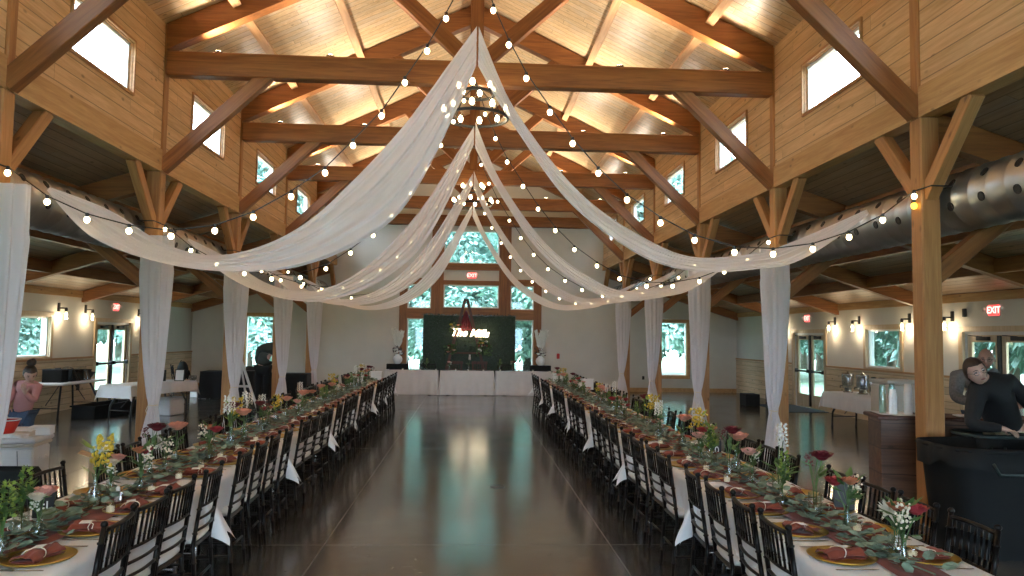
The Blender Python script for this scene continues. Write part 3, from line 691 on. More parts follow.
for s, y, z in ((-1, 21.9, 1.05), (1, 21.95, 1.3), (-1, 18.6, .5)):
    m = MB(); X = s*(WA-.03); m.cbox(min(X, X-s*.03), max(X, X-s*.03), y-.05, y+.05, z-.08, z+.08, .006).tube([(X-s*.03, y, z-.03), (X-s*.05, y, z), (X-s*.03, y, z+.03)], .01, 6)
    tag(m.build('wall_switch', 'black'), {(-1, 21.9): 'black switch box past the far side door behind cooler', (1, 21.95): 'black switch box past the far side door on trash bin side', (-1, 18.6): 'black outlet low on the wainscot under the folding table'}[(s, y)], 'switch')
m = MB().cbox(8.2, 9.3, 19.2, 21.4, 0, .012, .004); tag(m.build('entrance_mat', 'mat'), 'dark blue entrance mat inside the far side door', 'mat')
m = MB().lathe([(.09, 0), (.09, .004), (.075, .006), (.07, .002), (.0, .002)], 24, (.34, 9.41, 0)); tag(m.build('floor_box', 'black'), 'round dark floor box in the middle of the aisle', 'floor outlet')

# ------------------------------------------------------------------ chiavari chairs
def make_chair():
    t = thing('chiavari_chair', 'x', 'chair'); H = .92
    m = MB().cbox(-.20, .20, -.19, .19, .43, .455, .01); m.build('seat', 'chair', t)
    m = MB()
    def cu(a, v):
        an = 2*PI*a; r = [.0, .85, 1.0, 1.0, .88, .0][round(v*5)]; z = [.455, .455, .468, .485, .503, .506][round(v*5)]
        c, s_ = math.cos(an), math.sin(an); k = 1/max(abs(c), abs(s_))**.8
        return (c*k*.195*r, s_*k*.19*r, z)
    m.grid(cu, 24, 6, closeu=True).build('cushion', 'cushion', t, True)
    def turned(p0, p1, r, nr):
        P = []; Rr = []; p0, p1 = Vector(p0), Vector(p1); ks = [0]
        for k in range(nr):
            c = (k+.5)/nr; ks += [c-.012, c-.006, c+.006, c+.012]
        ks.append(1)
        for k in ks: P.append(p0.lerp(p1, k))
        Rr = [r] + [r, r*1.4, r*1.4, r]*nr + [r]; return P, Rr
    for q in (-1, 1):
        m = MB(); a = Vector((-.22, q*.185, 0)); b = Vector((-.185, q*.185, .45)); c = Vector((-.25, q*.185, H))
        P1, R1 = turned(a, b, .014, 2); P2, R2 = turned(b, c, .0135, 3); m.tube(P1+P2[1:], R1+R2[1:], 7); m.ball((-.2505, q*.185, H+.012), (.019, .019, .016), 8, 6); m.build('rear_leg', 'chair', t, True)
        m = MB(); P1, R1 = turned((.19, q*.18, 0), (.18, q*.175, .43), .0145, 3); m.tube(P1, R1, 7); m.build('front_leg', 'chair', t, True)
    m = MB()
    xa = lambda z: -.185-.065*(z-.45)/(H-.45)
    for z, r in ((.90, .013), (.70, .010), (.62, .010), (.545, .010)):
        # slightly bowed rail
        m.tube([(xa(z)-.018*math.cos(k*PI/8-PI/2)*1.0, -.185+.37*k/8, z) for k in range(9)], r, 6)
    for k in range(7):
        yy = -.148+.296*k/6; bow = .018*math.cos((yy/.185)*PI/2)
        P, Rr = turned((xa(.70)-bow, yy, .70), (xa(.90)-bow, yy, .90), .0075, 2); m.tube(P, Rr, 5, caps=False)
    m.build('backrest', 'chair', t, True)
    m = MB()
    for z in (.16, .27):
        for q in (-1, 1): m.tube([(-.205, q*.185, z), (.185, q*.178, z)], .009, 6)
    m.tube([(.187, -.178, .22), (.187, .178, .22)], .009, 6); m.tube([(-.20, -.185, .22), (-.20, .185, .22)], .009, 6)
    for q in (-1, 1): m.tube([(-.185, q*.185, .38), (.18, q*.178, .38)], .009, 6)
    m.build('stretcher', 'chair', t, True)
    return t
chair0 = make_chair(); used = [False]
def place_chair(x, y, rz, label, group):
    if not used[0]: used[0] = True; chair0.location = (x, y, 0); chair0.rotation_euler = (0, 0, rz); kids(chair0); chair0['label'] = label; chair0['group'] = group; return chair0
    return dup(chair0, (x, y, 0), rz, label, group)
kids(chair0)
TCX = {1: 2.075, -1: -2.30}; TL = 2.2; T0 = 3.40; NT = 7
for s in (1, -1):
    for side in (-1, 1):    # -1: centre-aisle side
        n = 0; skip = 2 if (s < 0 and side > 0) else 0
        for ti in range(NT):
            ys = [T0+TL*ti+q for q in (.50, .96, 1.43, 1.90)]
            for q, y in enumerate(ys):
                if skip: skip -= 1; continue
                off = .505-.255; xb = TCX[s] + s*side*(.385+.115-.22) + R.uniform(-.012, .012)
                # back top sits just outside the table edge
                rz = (0 if s*side < 0 else PI) + R.uniform(-.07, .07)
                yy = y + R.uniform(-.03, .03)
                place_chair(xb, yy, rz, 'black chiavari chair, %s from camera end, %s side of %s' % (nth(n), 'aisle' if side < 0 else 'post', ROWN[s]), 'chiavari chairs along the long tables'); n += 1

# ------------------------------------------------------------------ long tables
def cloth_mesh(hx, hy, z, dx, dy, seed, flare=.30, seg=.05, floor=None):
    rr = random.Random(seed); ph = [rr.uniform(0, 6.3) for _ in range(6)]
    U = [-hx-dx+(dx)*k/8 for k in range(8)] + [-hx+2*hx*k/6 for k in range(7)] + [hx+dx*(k+1)/8 for k in range(8)]
    ny = max(20, int(2*hy/seg)); V = [-hy-dy+dy*k/8 for k in range(8)] + [-hy+2*hy*k/ny for k in range(ny+1)] + [hy+dy*(k+1)/8 for k in range(8)]
    vs = []
    for v in V:
        for u in U:
            ax, ay = max(0, abs(u)-hx), max(0, abs(v)-hy); su, sv = (1 if u > 0 else -1), (1 if v > 0 else -1)
            bx, by = min(max(u, -hx), hx), min(max(v, -hy), hy); d = math.hypot(ax, ay)
            if d == 0: vs.append((bx, by, z+.0015*math.sin(u*9+v*4+ph[0]))); continue
            if ax > 0 and ay > 0:
                th = math.atan2(ay, ax); corner = math.sin(2*th); nx, ny_ = math.cos(th*.75)*su, math.sin(th*.75)*sv
                out = .012+d*(.06+flare*corner*(.85+.25*math.sin(ph[2]+su*2+sv)))+.02*math.sin(th*9+ph[4])*d; zz = z-math.sqrt(max(0, d*d-(out*.9)**2))
            else:
                nx, ny_ = (su, 0) if ax > 0 else (0, sv); s_ = by if ax > 0 else bx
                out = .010+d*.06+d*.055*math.sin(s_*13+ph[1])+d*.03*math.sin(s_*31+ph[3])
                zz = z-d*.995
            zz = max(zz, .012 if floor is None else floor)
            vs.append((bx+nx*out, by+ny_*out, zz))
    nu = len(U); fs = [(j_*nu+i, j_*nu+i+1, (j_+1)*nu+i+1, (j_+1)*nu+i) for j_ in range(len(V)-1) for i in range(nu-1)]
    return MB().add(vs, fs)
def folding_table(label, loc, rz, hx, hy, z=.74, group=None, top='plasticw', leg='black'):
    lk = 1.5 if leg == 'black' and not group else 1
    t = thing('folding_table', label, 'table', loc, rz, group)
    m = MB().cbox(-hx, hx, -hy, hy, z-.045, z, .01); m.build('tabletop', top, t)
    for q in (-1, 1):
        m = MB()
        for p in (-1, 1): m.tube([(p*hx*.72, q*hy*.86, .012), (p*hx*.72, q*hy*.84, .30), (p*hx*.5, q*hy*.62, z-.05)], .014*lk, 7)
        m.tube([(-hx*.72, q*hy*.85, .22), (hx*.72, q*hy*.85, .22)], .010, 6); m.tube([(0, q*hy*.62, z-.06), (0, q*hy*.15, z-.06)], .010, 6); m.tube([(0, q*hy*.83, .28), (0, q*hy*.3, z-.06)], .009, 6)
        m.tube([(-hx*.78, q*hy*.86, .012), (-hx*.66, q*hy*.86, .012)], .015, 6); m.tube([(hx*.78, q*hy*.86, .012), (hx*.66, q*hy*.86, .012)], .015, 6)
        m.build('leg_frame', leg, t, True)
    return t
protoT = None
for s in (1, -1):
    for ti in range(NT):
        yc = T0+TL*ti+TL/2; lab = 'long folding table under white cloth, %s from camera end in %s' % (nth(ti), ROWN[s])
        if protoT is None: protoT = folding_table(lab, (TCX[s], yc, 0), 0, .38, 1.07, .745, 'long banquet tables', leg='steel'); kids(protoT)
        else: dup(protoT, (TCX[s], yc, 0), 0, lab)
        c = cloth_mesh(.385, 1.075, .752, .32, .34, ti*5+s*3+20, flare=.48).build('tablecloth', 'cloth', None, True); c.location = (TCX[s], yc, 0)
        tag(c, 'white tablecloth with hanging corners on the %s table of %s' % (nth(ti), ROWN[s]), 'tablecloth', 'white tablecloths')
    m = MB(); rs = random.Random(5+s); L0, L1 = T0+.05, T0+NT*TL-.1
    def fn(a, v): y = L0+(L1-L0)*v; return (TCX[s]+(a-.5)*(.30+.05*math.sin(y*3.1))+.035*math.sin(y*1.7+s), y, .760+.006*math.sin(a*20+y*5)*math.sin(y*9+s)+.006)
    o = m.grid(fn, 12, 420).build('table_runner', 'rust', None, True); tag(o, 'rust coloured cloth runner along the middle of %s' % ROWN[s], 'table runner')

# garlands
def make_garland(name='eucalyptus_garland'):
    rg = random.Random(3); m = MB()
    m.tube([(.03*math.sin(k*.7), -1.05+2.1*k/24, .012) for k in range(25)], .004, 5); m.m = 0
    for k in range(250):
        y = rg.uniform(-1.06, 1.06); side = rg.choice((-1, 1)); c = Vector((side*abs(rg.gauss(0, .055)), y, rg.uniform(.008, .07)))
        a = rg.uniform(-.9, .9); d = Vector((side*math.cos(a), math.sin(a), rg.uniform(-.25, .45))).normalized(); u = (Vector((0, 0, 1))+Vector((rg.uniform(-.6, .6), rg.uniform(-.6, .6), 0))).normalized()
        l = rg.uniform(.045, .085); wd = l*rg.uniform(.65, .9)
        # rounded leaf: hexagon with a raised rib
        aa = d.cross(u).normalized(); kk = aa.cross(d)
        P = [c, c+d*l*.2+aa*wd*.42, c+d*l*.65+aa*wd*.45, c+d*l, c+d*l*.65-aa*wd*.45, c+d*l*.2-aa*wd*.42, c+d*l*.5-kk*l*.09]
        m.add([(p.x, p.y, max(p.z, .004)) for p in P], [(i, (i+1) % 6, 6) for i in range(6)])
    return m.build(name, 'leafg')
gar0 = make_garland(); g_used = False
for s in (1, -1):
    for ti in range(NT):
        o = gar0 if not g_used else gar0.copy()
        if g_used: C.objects.link(o)
        g_used = True; o.location = (TCX[s]+R.uniform(-.02, .02), T0+TL*ti+TL/2, .768); o.rotation_euler = (0, 0, R.choice((0, PI))+R.uniform(-.02, .02))
        tag(o, 'grey-green eucalyptus garland on the runner of %s table, %s' % (nth(ti), ROWN[s]), 'garland', 'eucalyptus garlands')

# place settings
def make_plate():
    m = MB().lathe([(.09, 0), (.155, .004), (.165, .012), (.167, .015), (.160, .0155), (.118, .008), (.112, .005), (.0, .005)], 40)
    return m.build('charger_plate', 'gold', None, True)
def make_napkin():
    t = thing('napkin', 'x', 'napkin')
    def fn(a, v):
        x = (a-.5)*.21; yy = (v-.5); pinch = .42+.58*abs(a-.5)*2 if 1 else 1; w_ = .125*(.55+.45*min(1, abs(a-.5)*2.6+.15))
        return (yy*w_, x, .030*(1-(2*yy)**2)*(.75+.25*math.sin(a*9+v*4))+.004*math.sin(v*18+a*5)+.012)
    m = MB().grid(fn, 20, 14); m.add([( (v-.5)*.125*(.55+.45*min(1, abs(a-.5)*2.6+.15)), (a-.5)*.21, .004) for a in (0, .25, .5, .75, 1) for v in (0, 1)], [(0, 1, 3, 2), (2, 3, 5, 4), (4, 5, 7, 6), (6, 7, 9, 8)])
    m.build('folded_cloth', 'rust', t, True, .004)
    m = MB(); m.tube([(.042*math.cos(2*PI*k/14), .004*math.sin(k), .022+.026*math.sin(2*PI*k/14)) for k in range(14)], .0028, 5, closed=True); m.tube([(.02, .0, .045), (.04, .03, .04), (.06, .035, .02)], .0025, 5); m.build('twine_band', 'cream', t)
    m = MB().box(-.02, .03, -.06, -.005, .046, .047); o = m.build('name_card', 'paper', t); o.rotation_euler = (0, .1, .3)
    return t
def make_cut(kind):
    m = MB()
    if kind == 'knife': m.add([(x, y, z) for z in (0, .003) for x, y in ((-.008, -.10), (.008, -.10), (.006, 0), (.010, .02), (.009, .08), (.0, .115), (-.006, .08), (-.006, 0))], [tuple(range(7, -1, -1)), tuple(range(8, 16))]+[(i, (i+1) % 8, (i+1) % 8+8, i+8) for i in range(8)])
    else:
        m.bar((0, -.10, .002), (0, .03, .002), .009, .003); m.bar((0, .03, .002), (0, .045, .003), .022, .003)
        for q in (-.009, -.003, .003, .009): m.bar((q, .045, .003), (q, .09, .004), .003, .003)
    return m.build(kind, 'steel')
plate0, nap0, knife0, fork0 = make_plate(), make_napkin(), make_cut('knife'), make_cut('fork'); kids(nap0)
cnt = 0
for s in (1, -1):
    for side in (-1, 1):
        n = 0; skip = 1 if (s < 0 and side > 0) else 0
        for ti in range(NT):
            for q in (.40, .93, 1.44, 1.93):
                if skip: skip -= 1; continue
                y = T0+TL*ti+q+R.uniform(-.02, .02); x = TCX[s]+s*side*.215; who = '%s from camera end, %s side of %s' % (nth(n), 'aisle' if side < 0 else 'post', ROWN[s])
                o = plate0 if cnt == 0 else plate0.copy()
                if cnt: C.objects.link(o)
                o.location = (x, y, .7545); tag(o, 'gold charger plate, '+who, 'plate', 'gold chargers')
                rz = R.uniform(-.35, .35)+(PI if side*s > 0 else 0)+(PI/2 if R.random() < .25 else 0)
                if cnt == 0: nap0.location = (x, y, .7600); nap0.rotation_euler = (0, 0, rz); p = nap0
                else: p = dup(nap0, (x, y, .7600), rz)
                p['label'] = 'rust napkin on plate %s' % who; p['group'] = 'rust napkins'
                if ti < 3:
                    for tool, dy, nm in ((knife0, -.205, 'knife'), (fork0, .195, 'fork')):
                        u_ = tool if cnt == 0 else tool.copy()
                        if cnt: C.objects.link(u_)
                        u_.location = (x+s*side*.03, y+dy*s*side*-1, .7555); u_.rotation_euler = (0, 0, -PI/2 if s*side < 0 else PI/2)
                        tag(u_, 'steel %s beside the plate %s' % (nm, who.replace('from camera end', 'from camera')), 'cutlery', 'cutlery on the long tables')
                cnt += 1; n += 1

# ------------------------------------------------------------------ vases, flowers, candles, table numbers
def vase_mb(kind):
    m = MB(); n = 16
    P = {'bottle': [(.0, .004), (.036, .004), (.038, .02), (.038, .11), (.030, .135), (.014, .16), (.013, .205), (.017, .21), (.014, .212), (.011, .205), (.011, .16), (.0345, .11), (.034, .012), (0, .012)],
         'cylinder': [(.0, .004), (.040, .004), (.040, .02), (.040, .15), (.037, .15), (.036, .014), (0, .014)],
         'jar': [(.0, .004), (.034, .004), (.042, .03), (.040, .065), (.024, .085), (.024, .10), (.028, .105), (.022, .10), (.022, .085), (.037, .062), (.038, .03), (.030, .012), (0, .012)],
         'bud': [(.0, .004), (.022, .004), (.026, .03), (.024, .06), (.011, .10), (.010, .14), (.014, .145), (.008, .14), (.008, .10), (.021, .06), (.022, .03), (0, .012)]}[kind]
    m.lathe([(r, z-.004) for r, z in P], n, cap=False); return m
VASE = {k: vase_mb(k).build({'bottle': 'bottle_vase', 'cylinder': 'cylinder_vase', 'jar': 'jar_vase', 'bud': 'bud_vase'}[k], 'vase', None, True) for k in ('bottle', 'cylinder', 'jar', 'bud')}
VUSED = {k: False for k in VASE}
VH = {'bottle': .20, 'cylinder': .14, 'jar': .095, 'bud': .135}
def bloom(m, c, r, kind, rr):
    c = Vector(c)
    if kind == 'rose':
        for ring, (n, rad, tilt) in enumerate(((7, 1.0, .75), (6, .82, 1.0), (5, .6, 1.25), (4, .35, 1.45))):
            for k in range(n):
                a = 2*PI*(k+.5*ring)/n; o = Vector((math.cos(a), math.sin(a), 0)); d = (o*math.cos(tilt)+Vector((0, 0, 1))*math.sin(tilt)); tn = Vector((-math.sin(a), math.cos(a), 0)); b0 = c+o*r*.42*rad-Vector((0, 0, r*.45))
                w_ = r*rad*.75; L_ = r*(1.0 if ring == 0 else .95)
                P = [b0, b0+d*L_*.5+tn*w_, b0+d*L_+tn*w_*.6+o*r*.12, b0+d*L_*1.08+o*r*.2, b0+d*L_-tn*w_*.6+o*r*.12, b0+d*L_*.5-tn*w_, b0+d*L_*.55+o*r*.18]
                m.add(P, [(0, 1, 6), (1, 2, 6), (2, 3, 6), (3, 4, 6), (4, 5, 6), (5, 0, 6)])
        m.ball(c-Vector((0, 0, r*.05)), (r*.80, r*.80, r*.60), 10, 8)
    elif kind == 'mum':
        for k in range(60):
            d = rdir(.45); m.leafq(c-d*r*.1, d, Vector((.3, .2, 1)) if abs(d.z) < .9 else Vector((1, 0, 0)), r*rr.uniform(.8, 1.05), r*.28)
    elif kind == 'sprig':
        for k in range(34):
            p = c+Vector((rr.uniform(-1, 1)*r*.9, rr.uniform(-1, 1)*r*.9, rr.uniform(-1.8, 1.2)*r)); m.ball(p, r*rr.uniform(.14, .24), 5, 4)
    elif kind == 'spike':
        for k in range(30):
            z = -1.6+3.6*k/30; a = k*2.4; q = r*(.55-.10*z); p = c+Vector((math.cos(a)*q*.6, math.sin(a)*q*.6, z*r)); d = Vector((math.cos(a), math.sin(a), .5)).normalized(); m.leafq(p, d, Vector((0, 0, 1)), r*.55, r*.5); m.leafq(p, (d+Vector((0, 0, .8))).normalized(), Vector((d.y, -d.x, .2)), r*.5, r*.4)
def flower(name, spec, h, seed, leaves=10, leafm='leaf', spread=.05):
    """spec: list of (kind, material, radius); stems rise from the origin to about h"""
    rr = random.Random(seed); t = thing(name, 'x', 'flowers'); st = MB(); lf = MB()
    for kind, mat, r in spec:
        a = rr.uniform(0, 6.28); q = rr.uniform(.3, 1)*spread*(1 if len(spec) > 1 else .4); top = Vector((math.cos(a)*q, math.sin(a)*q, h*rr.uniform(.82, 1.05)))
        st.tube([(0.004*math.cos(a), .004*math.sin(a), .012), (top.x*.25, top.y*.25, h*.45), (top.x, top.y, top.z-r*.5)], .0025, 5)
        b = MB(); bloom(b, top, r, kind, rr); b.build({'rose': 'rose_bloom', 'mum': 'round_bloom', 'sprig': 'flower_sprig', 'spike': 'flower_spike'}[kind], mat, t)
    for k in range(leaves):
        z = h*rr.uniform(.42, .95); a = rr.uniform(0, 6.28); d = Vector((math.cos(a), math.sin(a), rr.uniform(.1, 1.1))).normalized(); l = rr.uniform(.05, .095)
        st.tube([(0, 0, z*.7), tuple(Vector((0, 0, z))+d*.02)], .0015, 4); lf.leafq(Vector((0, 0, z))+d*.015, d, Vector((0, 0, 1)) if abs(d.z) < .95 else Vector((1, 0, 0)), l, l*rr.uniform(.28, .5))
    st.build('stems', 'leaf', t); 
    if leaves: lf.build('leaves', leafm, t)
    return t
FL = {  # name -> (proto, description)
 'peach rose': (flower('rose_stem', [('rose', 'peach', .048)], .25, 1, 5), 'single peach rose'),
 'white mum': (flower('round_flower_bunch', [('mum', 'ivory', .055), ('sprig', 'cream', .03)], .22, 2, 14), 'round ivory bloom with leaves'),
 'burgundy': (flower('burgundy_flower', [('rose', 'burg', .042), ('sprig', 'burg', .02)], .33, 3, 8), 'tall burgundy bloom'),
 'goldenrod': (flower('yellow_spray', [('sprig', 'yel', .05), ('sprig', 'yel', .04), ('mum', 'cream', .035)], .31, 4, 8, 'leafy', .07), 'yellow goldenrod spray'),
 'lily': (flower('white_flower_spike', [('spike', 'ivory', .038), ('spike', 'cream', .028)], .31, 5, 4), 'ivory flower spike'),
 'mixed': (flower('mixed_posy', [('rose', 'redp', .036), ('rose', 'orange', .03), ('sprig', 'cream', .03), ('mum', 'burg', .03)], .23, 6, 16, 'leaf', .06), 'posy of red and orange blooms'),
 'pink': (flower('pink_posy', [('rose', 'pink', .038), ('rose', 'cream', .03), ('sprig', 'ivory', .025)], .20, 7, 12, 'leaf', .05), 'pink and cream posy'),
 'green': (flower('greenery_bunch', [('spike', 'leafy', .04)], .24, 8, 24, 'leaf', .04), 'green leafy sprigs'),
}
for p, _ in FL.values(): kids(p)
FU = {k: False for k in FL}
TV = .768
def put_flower(fk, vk, x, y, where, rz=None, sc=1.0):
    v = VASE[vk] if not VUSED[vk] else VASE[vk].copy()
    if VUSED[vk]: C.objects.link(v)
    VUSED[vk] = True; v.location = (x, y, TV); tag(v, '%s vase holding %s, %s' % (vk, FL[fk][1], where), 'vase', 'glass vases on the long tables')
    p, d = FL[fk]
    if FU[fk]: p = dup(p)
    FU[fk] = True; p.location = (x, y, TV+.004); p.rotation_euler = (0, 0, R.uniform(0, 6.28) if rz is None else rz); p.scale = (sc*1.25,)*3
    p['label'] = '%s in a vase, %s' % (d, where); p['group'] = 'flowers on the long tables'
def side_of(s): return 'trash bin row' if s > 0 else 'cooler row'
# hand-placed near arrangements: (flower, vase, s, y, dx)
NEAR = {1: [('mixed', 'bud', 3.62, .0), ('white mum', 'jar', 3.78, .06), ('burgundy', 'cylinder', 4.62, .03), ('green', 'jar', 4.85, -.08), ('mixed', 'bud', 4.30, .07), ('lily', 'cylinder', 5.35, .10), ('pink', 'jar', 5.62, .02), ('peach rose', 'bottle', 6.0, .03), ('green', 'cylinder', 6.35, -.05), ('mixed', 'bottle', 6.75, .06), ('pink', 'jar', 6.55, -.08), ('peach rose', 'bottle', 7.35, -.02), ('goldenrod', 'bud', 7.05, .05), ('burgundy', 'bud', 5.85, -.08)],
        -1: [('goldenrod', 'bottle', 4.80, .0), ('white mum', 'jar', 5.95, .03), ('pink', 'jar', 4.10, -.05), ('green', 'cylinder', 4.18, .08), ('green', 'jar', 3.78, -.06), ('mixed', 'jar', 5.30, -.06), ('pink', 'jar', 5.15, .07), ('peach rose', 'bud', 6.40, .12), ('burgundy', 'bud', 5.75, .06), ('mixed', 'cylinder', 6.55, -.10), ('lily', 'bottle', 7.25, -.06), ('burgundy', 'bottle', 7.5, .02), ('goldenrod', 'bud', 7.7, .08), ('peach rose', 'jar', 7.55, -.09)]}
for s in (1, -1):
    for n, (fk, vk, y, dx) in enumerate(NEAR[s]):
        ti = int((y-T0)//TL); put_flower(fk, vk, TCX[s]+dx*s, y, '%s, spot %s from camera' % (side_of(s), nth(n)))
    seq = ['mixed', 'peach rose', 'green', 'white mum', 'burgundy', 'pink', 'peach rose' , 'lily', 'green', 'mixed', 'pink']
    vs_ = ['cylinder', 'bottle', 'jar', 'jar', 'bud', 'cylinder', 'bottle', 'bottle', 'jar', 'cylinder', 'jar']
    n = 14
    y = 7.95
    while y < T0+NT*TL-.15:
        k = R.randrange(11); put_flower('goldenrod' if n % 13 == 5 else seq[k], vs_[k], TCX[s]+R.uniform(-.10, .10), y, '%s, spot %s from camera' % (side_of(s), nth(n)), sc=R.uniform(.72, .98)); n += 1; y += R.uniform(.23, .36)
# votives
vot = thing('votive_candle', 'x', 'candle'); MB().lathe([(0, 0), (.026, 0), (.030, .06), (.028, .062), (.024, .006), (0, .006)], 14, cap=False).build('candle_glass', 'vase', vot, True)
MB().lathe([(.0235, .007), (.0235, .038)], 12).build('wax', 'candle', vot); kids(vot); vu = False
for s in (1, -1):
    n = 0; y = T0+.36
    while y < T0+NT*TL:
        o = vot if not vu else dup(vot)
        vu = True; o.location = (TCX[s]+R.choice((-.13, .13))*1.0, y, .7605); o['label'] = 'white votive candle in glass, %s from camera end of %s' % (nth(n), ROWN[s]); o['group'] = 'votive candles'; n += 1; y += R.uniform(.45, .62)
# arched table numbers
def table_number(label, num, x, y, rz):
    t = thing('table_number_sign', label, 'sign', (x, y, .7605), rz, 'arched table numbers')
    m = MB(); n = 16; P = [(-.062, 0), (-.062, .125)] + [(.062*math.cos(PI-PI*k/n), .125+.062*math.sin(PI*k/n)) for k in range(1, n)] + [(.062, .125), (.062, 0)]
    k = len(P); m.add([(px, yy, pz) for yy in (-.006, .006) for px, pz in P], [tuple(range(k)), tuple(range(2*k-1, k-1, -1))]+[(i, i+k, (i+1) % k+k, (i+1) % k) for i in range(k)]); m.box(-.05, .05, -.03, .03, 0, .008); m.build('arched_board', 'black', t)
    text(num, .085, 'paper', t, (0, -.0075, .06), (PI/2, 0, 0))
    for i, ch in enumerate('TABLE'):
        a = math.radians(150-30*i); text(ch, .024, 'paper', t, (.045*math.cos(a), -.0075, .125+.045*math.sin(a)), (PI/2, -(a-PI/2), 0), name='lettering')
table_number('black arched table number 11 sign on the cooler row', '11', -2.50, 4.62, 0)
table_number('black arched table number 10 sign on the trash bin row', '10', 2.26, 7.0, -.15)
table_number('black arched sign turned away by burgundy bloom near the camera', '9', 2.38, 4.80, PI*.93)
# reserved cards at the far end
for s, xs, ys, w_, lab in ((-1, -2.45, 16.6, .26, 'large white card standing at the far end of cooler row'), (-1, -2.2, 18.0, .24, 'white card box beside the head table end, cooler row'), (1, 2.1, 17.9, .26, 'white card standing at the far end of trash bin row'), (1, 2.45, 15.8, .26, 'large white card amid flowers far down the trash bin row')):
    m = MB().cbox(xs-w_/2, xs+w_/2, ys-.05, ys+.05, .7605, .97, .004); m.box(xs-w_/2-.015, xs+w_/2+.015, ys-.06, ys+.06, .971, .985); tag(m.build('card_box', 'paper'), lab, 'card box')
# salt and pepper
for n, (x, y, mt, lab) in enumerate(((-2.17, 4.86, 'clearp', 'glass salt shaker beside goldenrod on the cooler row'), (-2.26, 5.02, 'paper', 'white pepper shaker beside goldenrod on the cooler row'))):
    m = MB().lathe([(.0, 0), (.02, 0), (.018, .05), (.012, .075), (.014, .09), (.006, .1)], 12, (x, y, .7605)); tag(m.build('salt_shaker', mt), lab, 'shaker')

# ------------------------------------------------------------------ head table, backdrop, sign
for k, (x0, x1) in enumerate(((-2.62, -.98), (-.90, .76), (.84, 2.62))):
    cx, hx = (x0+x1)/2, (x1-x0)/2; nm = ['end nearer the cooler', 'middle', 'end nearer the trash bin'][k]
    folding_table('folding table hidden by floor-length linen, head table %s' % nm, (cx, 23.95, 0), 0, hx-.02, .36, .745, 'head tables')
    m = MB(); rr = random.Random(k)
    def fn(a, v):   # perimeter skirt
        per = [(-hx, -.39), (hx, -.39), (hx, .39), (-hx, .39)]; L_ = [2*hx, .78, 2*hx, .78]; d = a*sum(L_); e = 0
        while e < 3 and d > L_[e]: d -= L_[e]; e += 1
        p, q = Vector(per[e]), Vector(per[(e+1) % 4]); pt = p.lerp(q, min(1, d/L_[e])); nrm = [(0, -1), (1, 0), (0, 1), (-1, 0)][e]
        corner = math.exp(-min(d, L_[e]-d)/.07); f = 1-v; o = f*(.012*math.sin(d*9+k)+.012*math.sin(d*23+2*k)+corner*.06)+.004
        return (cx+pt.x+nrm[0]*o, 23.95+pt.y+nrm[1]*o, .015+.735*v)
    m.grid(fn, 160, 10, closeu=True); m.box(cx-hx-.003, cx+hx+.003, 23.557, 24.343, .747, .753)
    tag(m.build('floor_length_tablecloth', 'greige', None, True), 'greige floor-length tablecloth on the head table, %s' % nm, 'tablecloth', 'head table linens')
o = MB().grid(lambda a, v: (-2.5+5.0*a, 23.74+.42*v+.02*math.sin(a*20), .757+.003*math.sin(a*50+v*5)+.003), 90, 6).build('table_runner', 'blackc'); tag(o, 'dark runner along the top of the head table', 'table runner')
for k, x in enumerate((-2.2, -1.75, -1.3, 1.25, 1.7, 2.2)):
    dup(chair0, (x, 24.72, 0), -PI/2+R.uniform(-.08, .08), 'black chiavari chair behind the head table, %s from cooler end' % nth(k), 'chairs behind the head table')
for k, x in enumerate((-.47, .33)):
    t = thing('wooden_armchair', 'brown wooden chair at the middle of the head table, %s' % ('cooler side' if k == 0 else 'bin side'), 'chair', (x, 24.62, 0))
    MB().cbox(-.24, .24, -.24, .22, .42, .46, .01).build('seat', 'brownwood', t)
    for a in (-.22, .22):
        MB().bar((a, -.21, 0), (a, -.21, .42), .04, .04, up=(0, 1, 0)).build('front_leg', 'brownwood', t); MB().bar((a, .2, 0), (a, .26, 1.0), .04, .04, up=(0, 1, 0)).build('rear_leg', 'brownwood', t)
    m = MB(); m.bar((-.26, .26, .97), (.26, .26, .97), .03, .09); m.bar((-.22, .24, .72), (.22, .24, .72), .025, .06)
    for q in range(7): m.bar((-.18+.06*q, .25, .72), (-.18+.06*q, .26, .95), .012, .025, up=(0, 1, 0))
    m.build('backrest', 'brownwood', t)
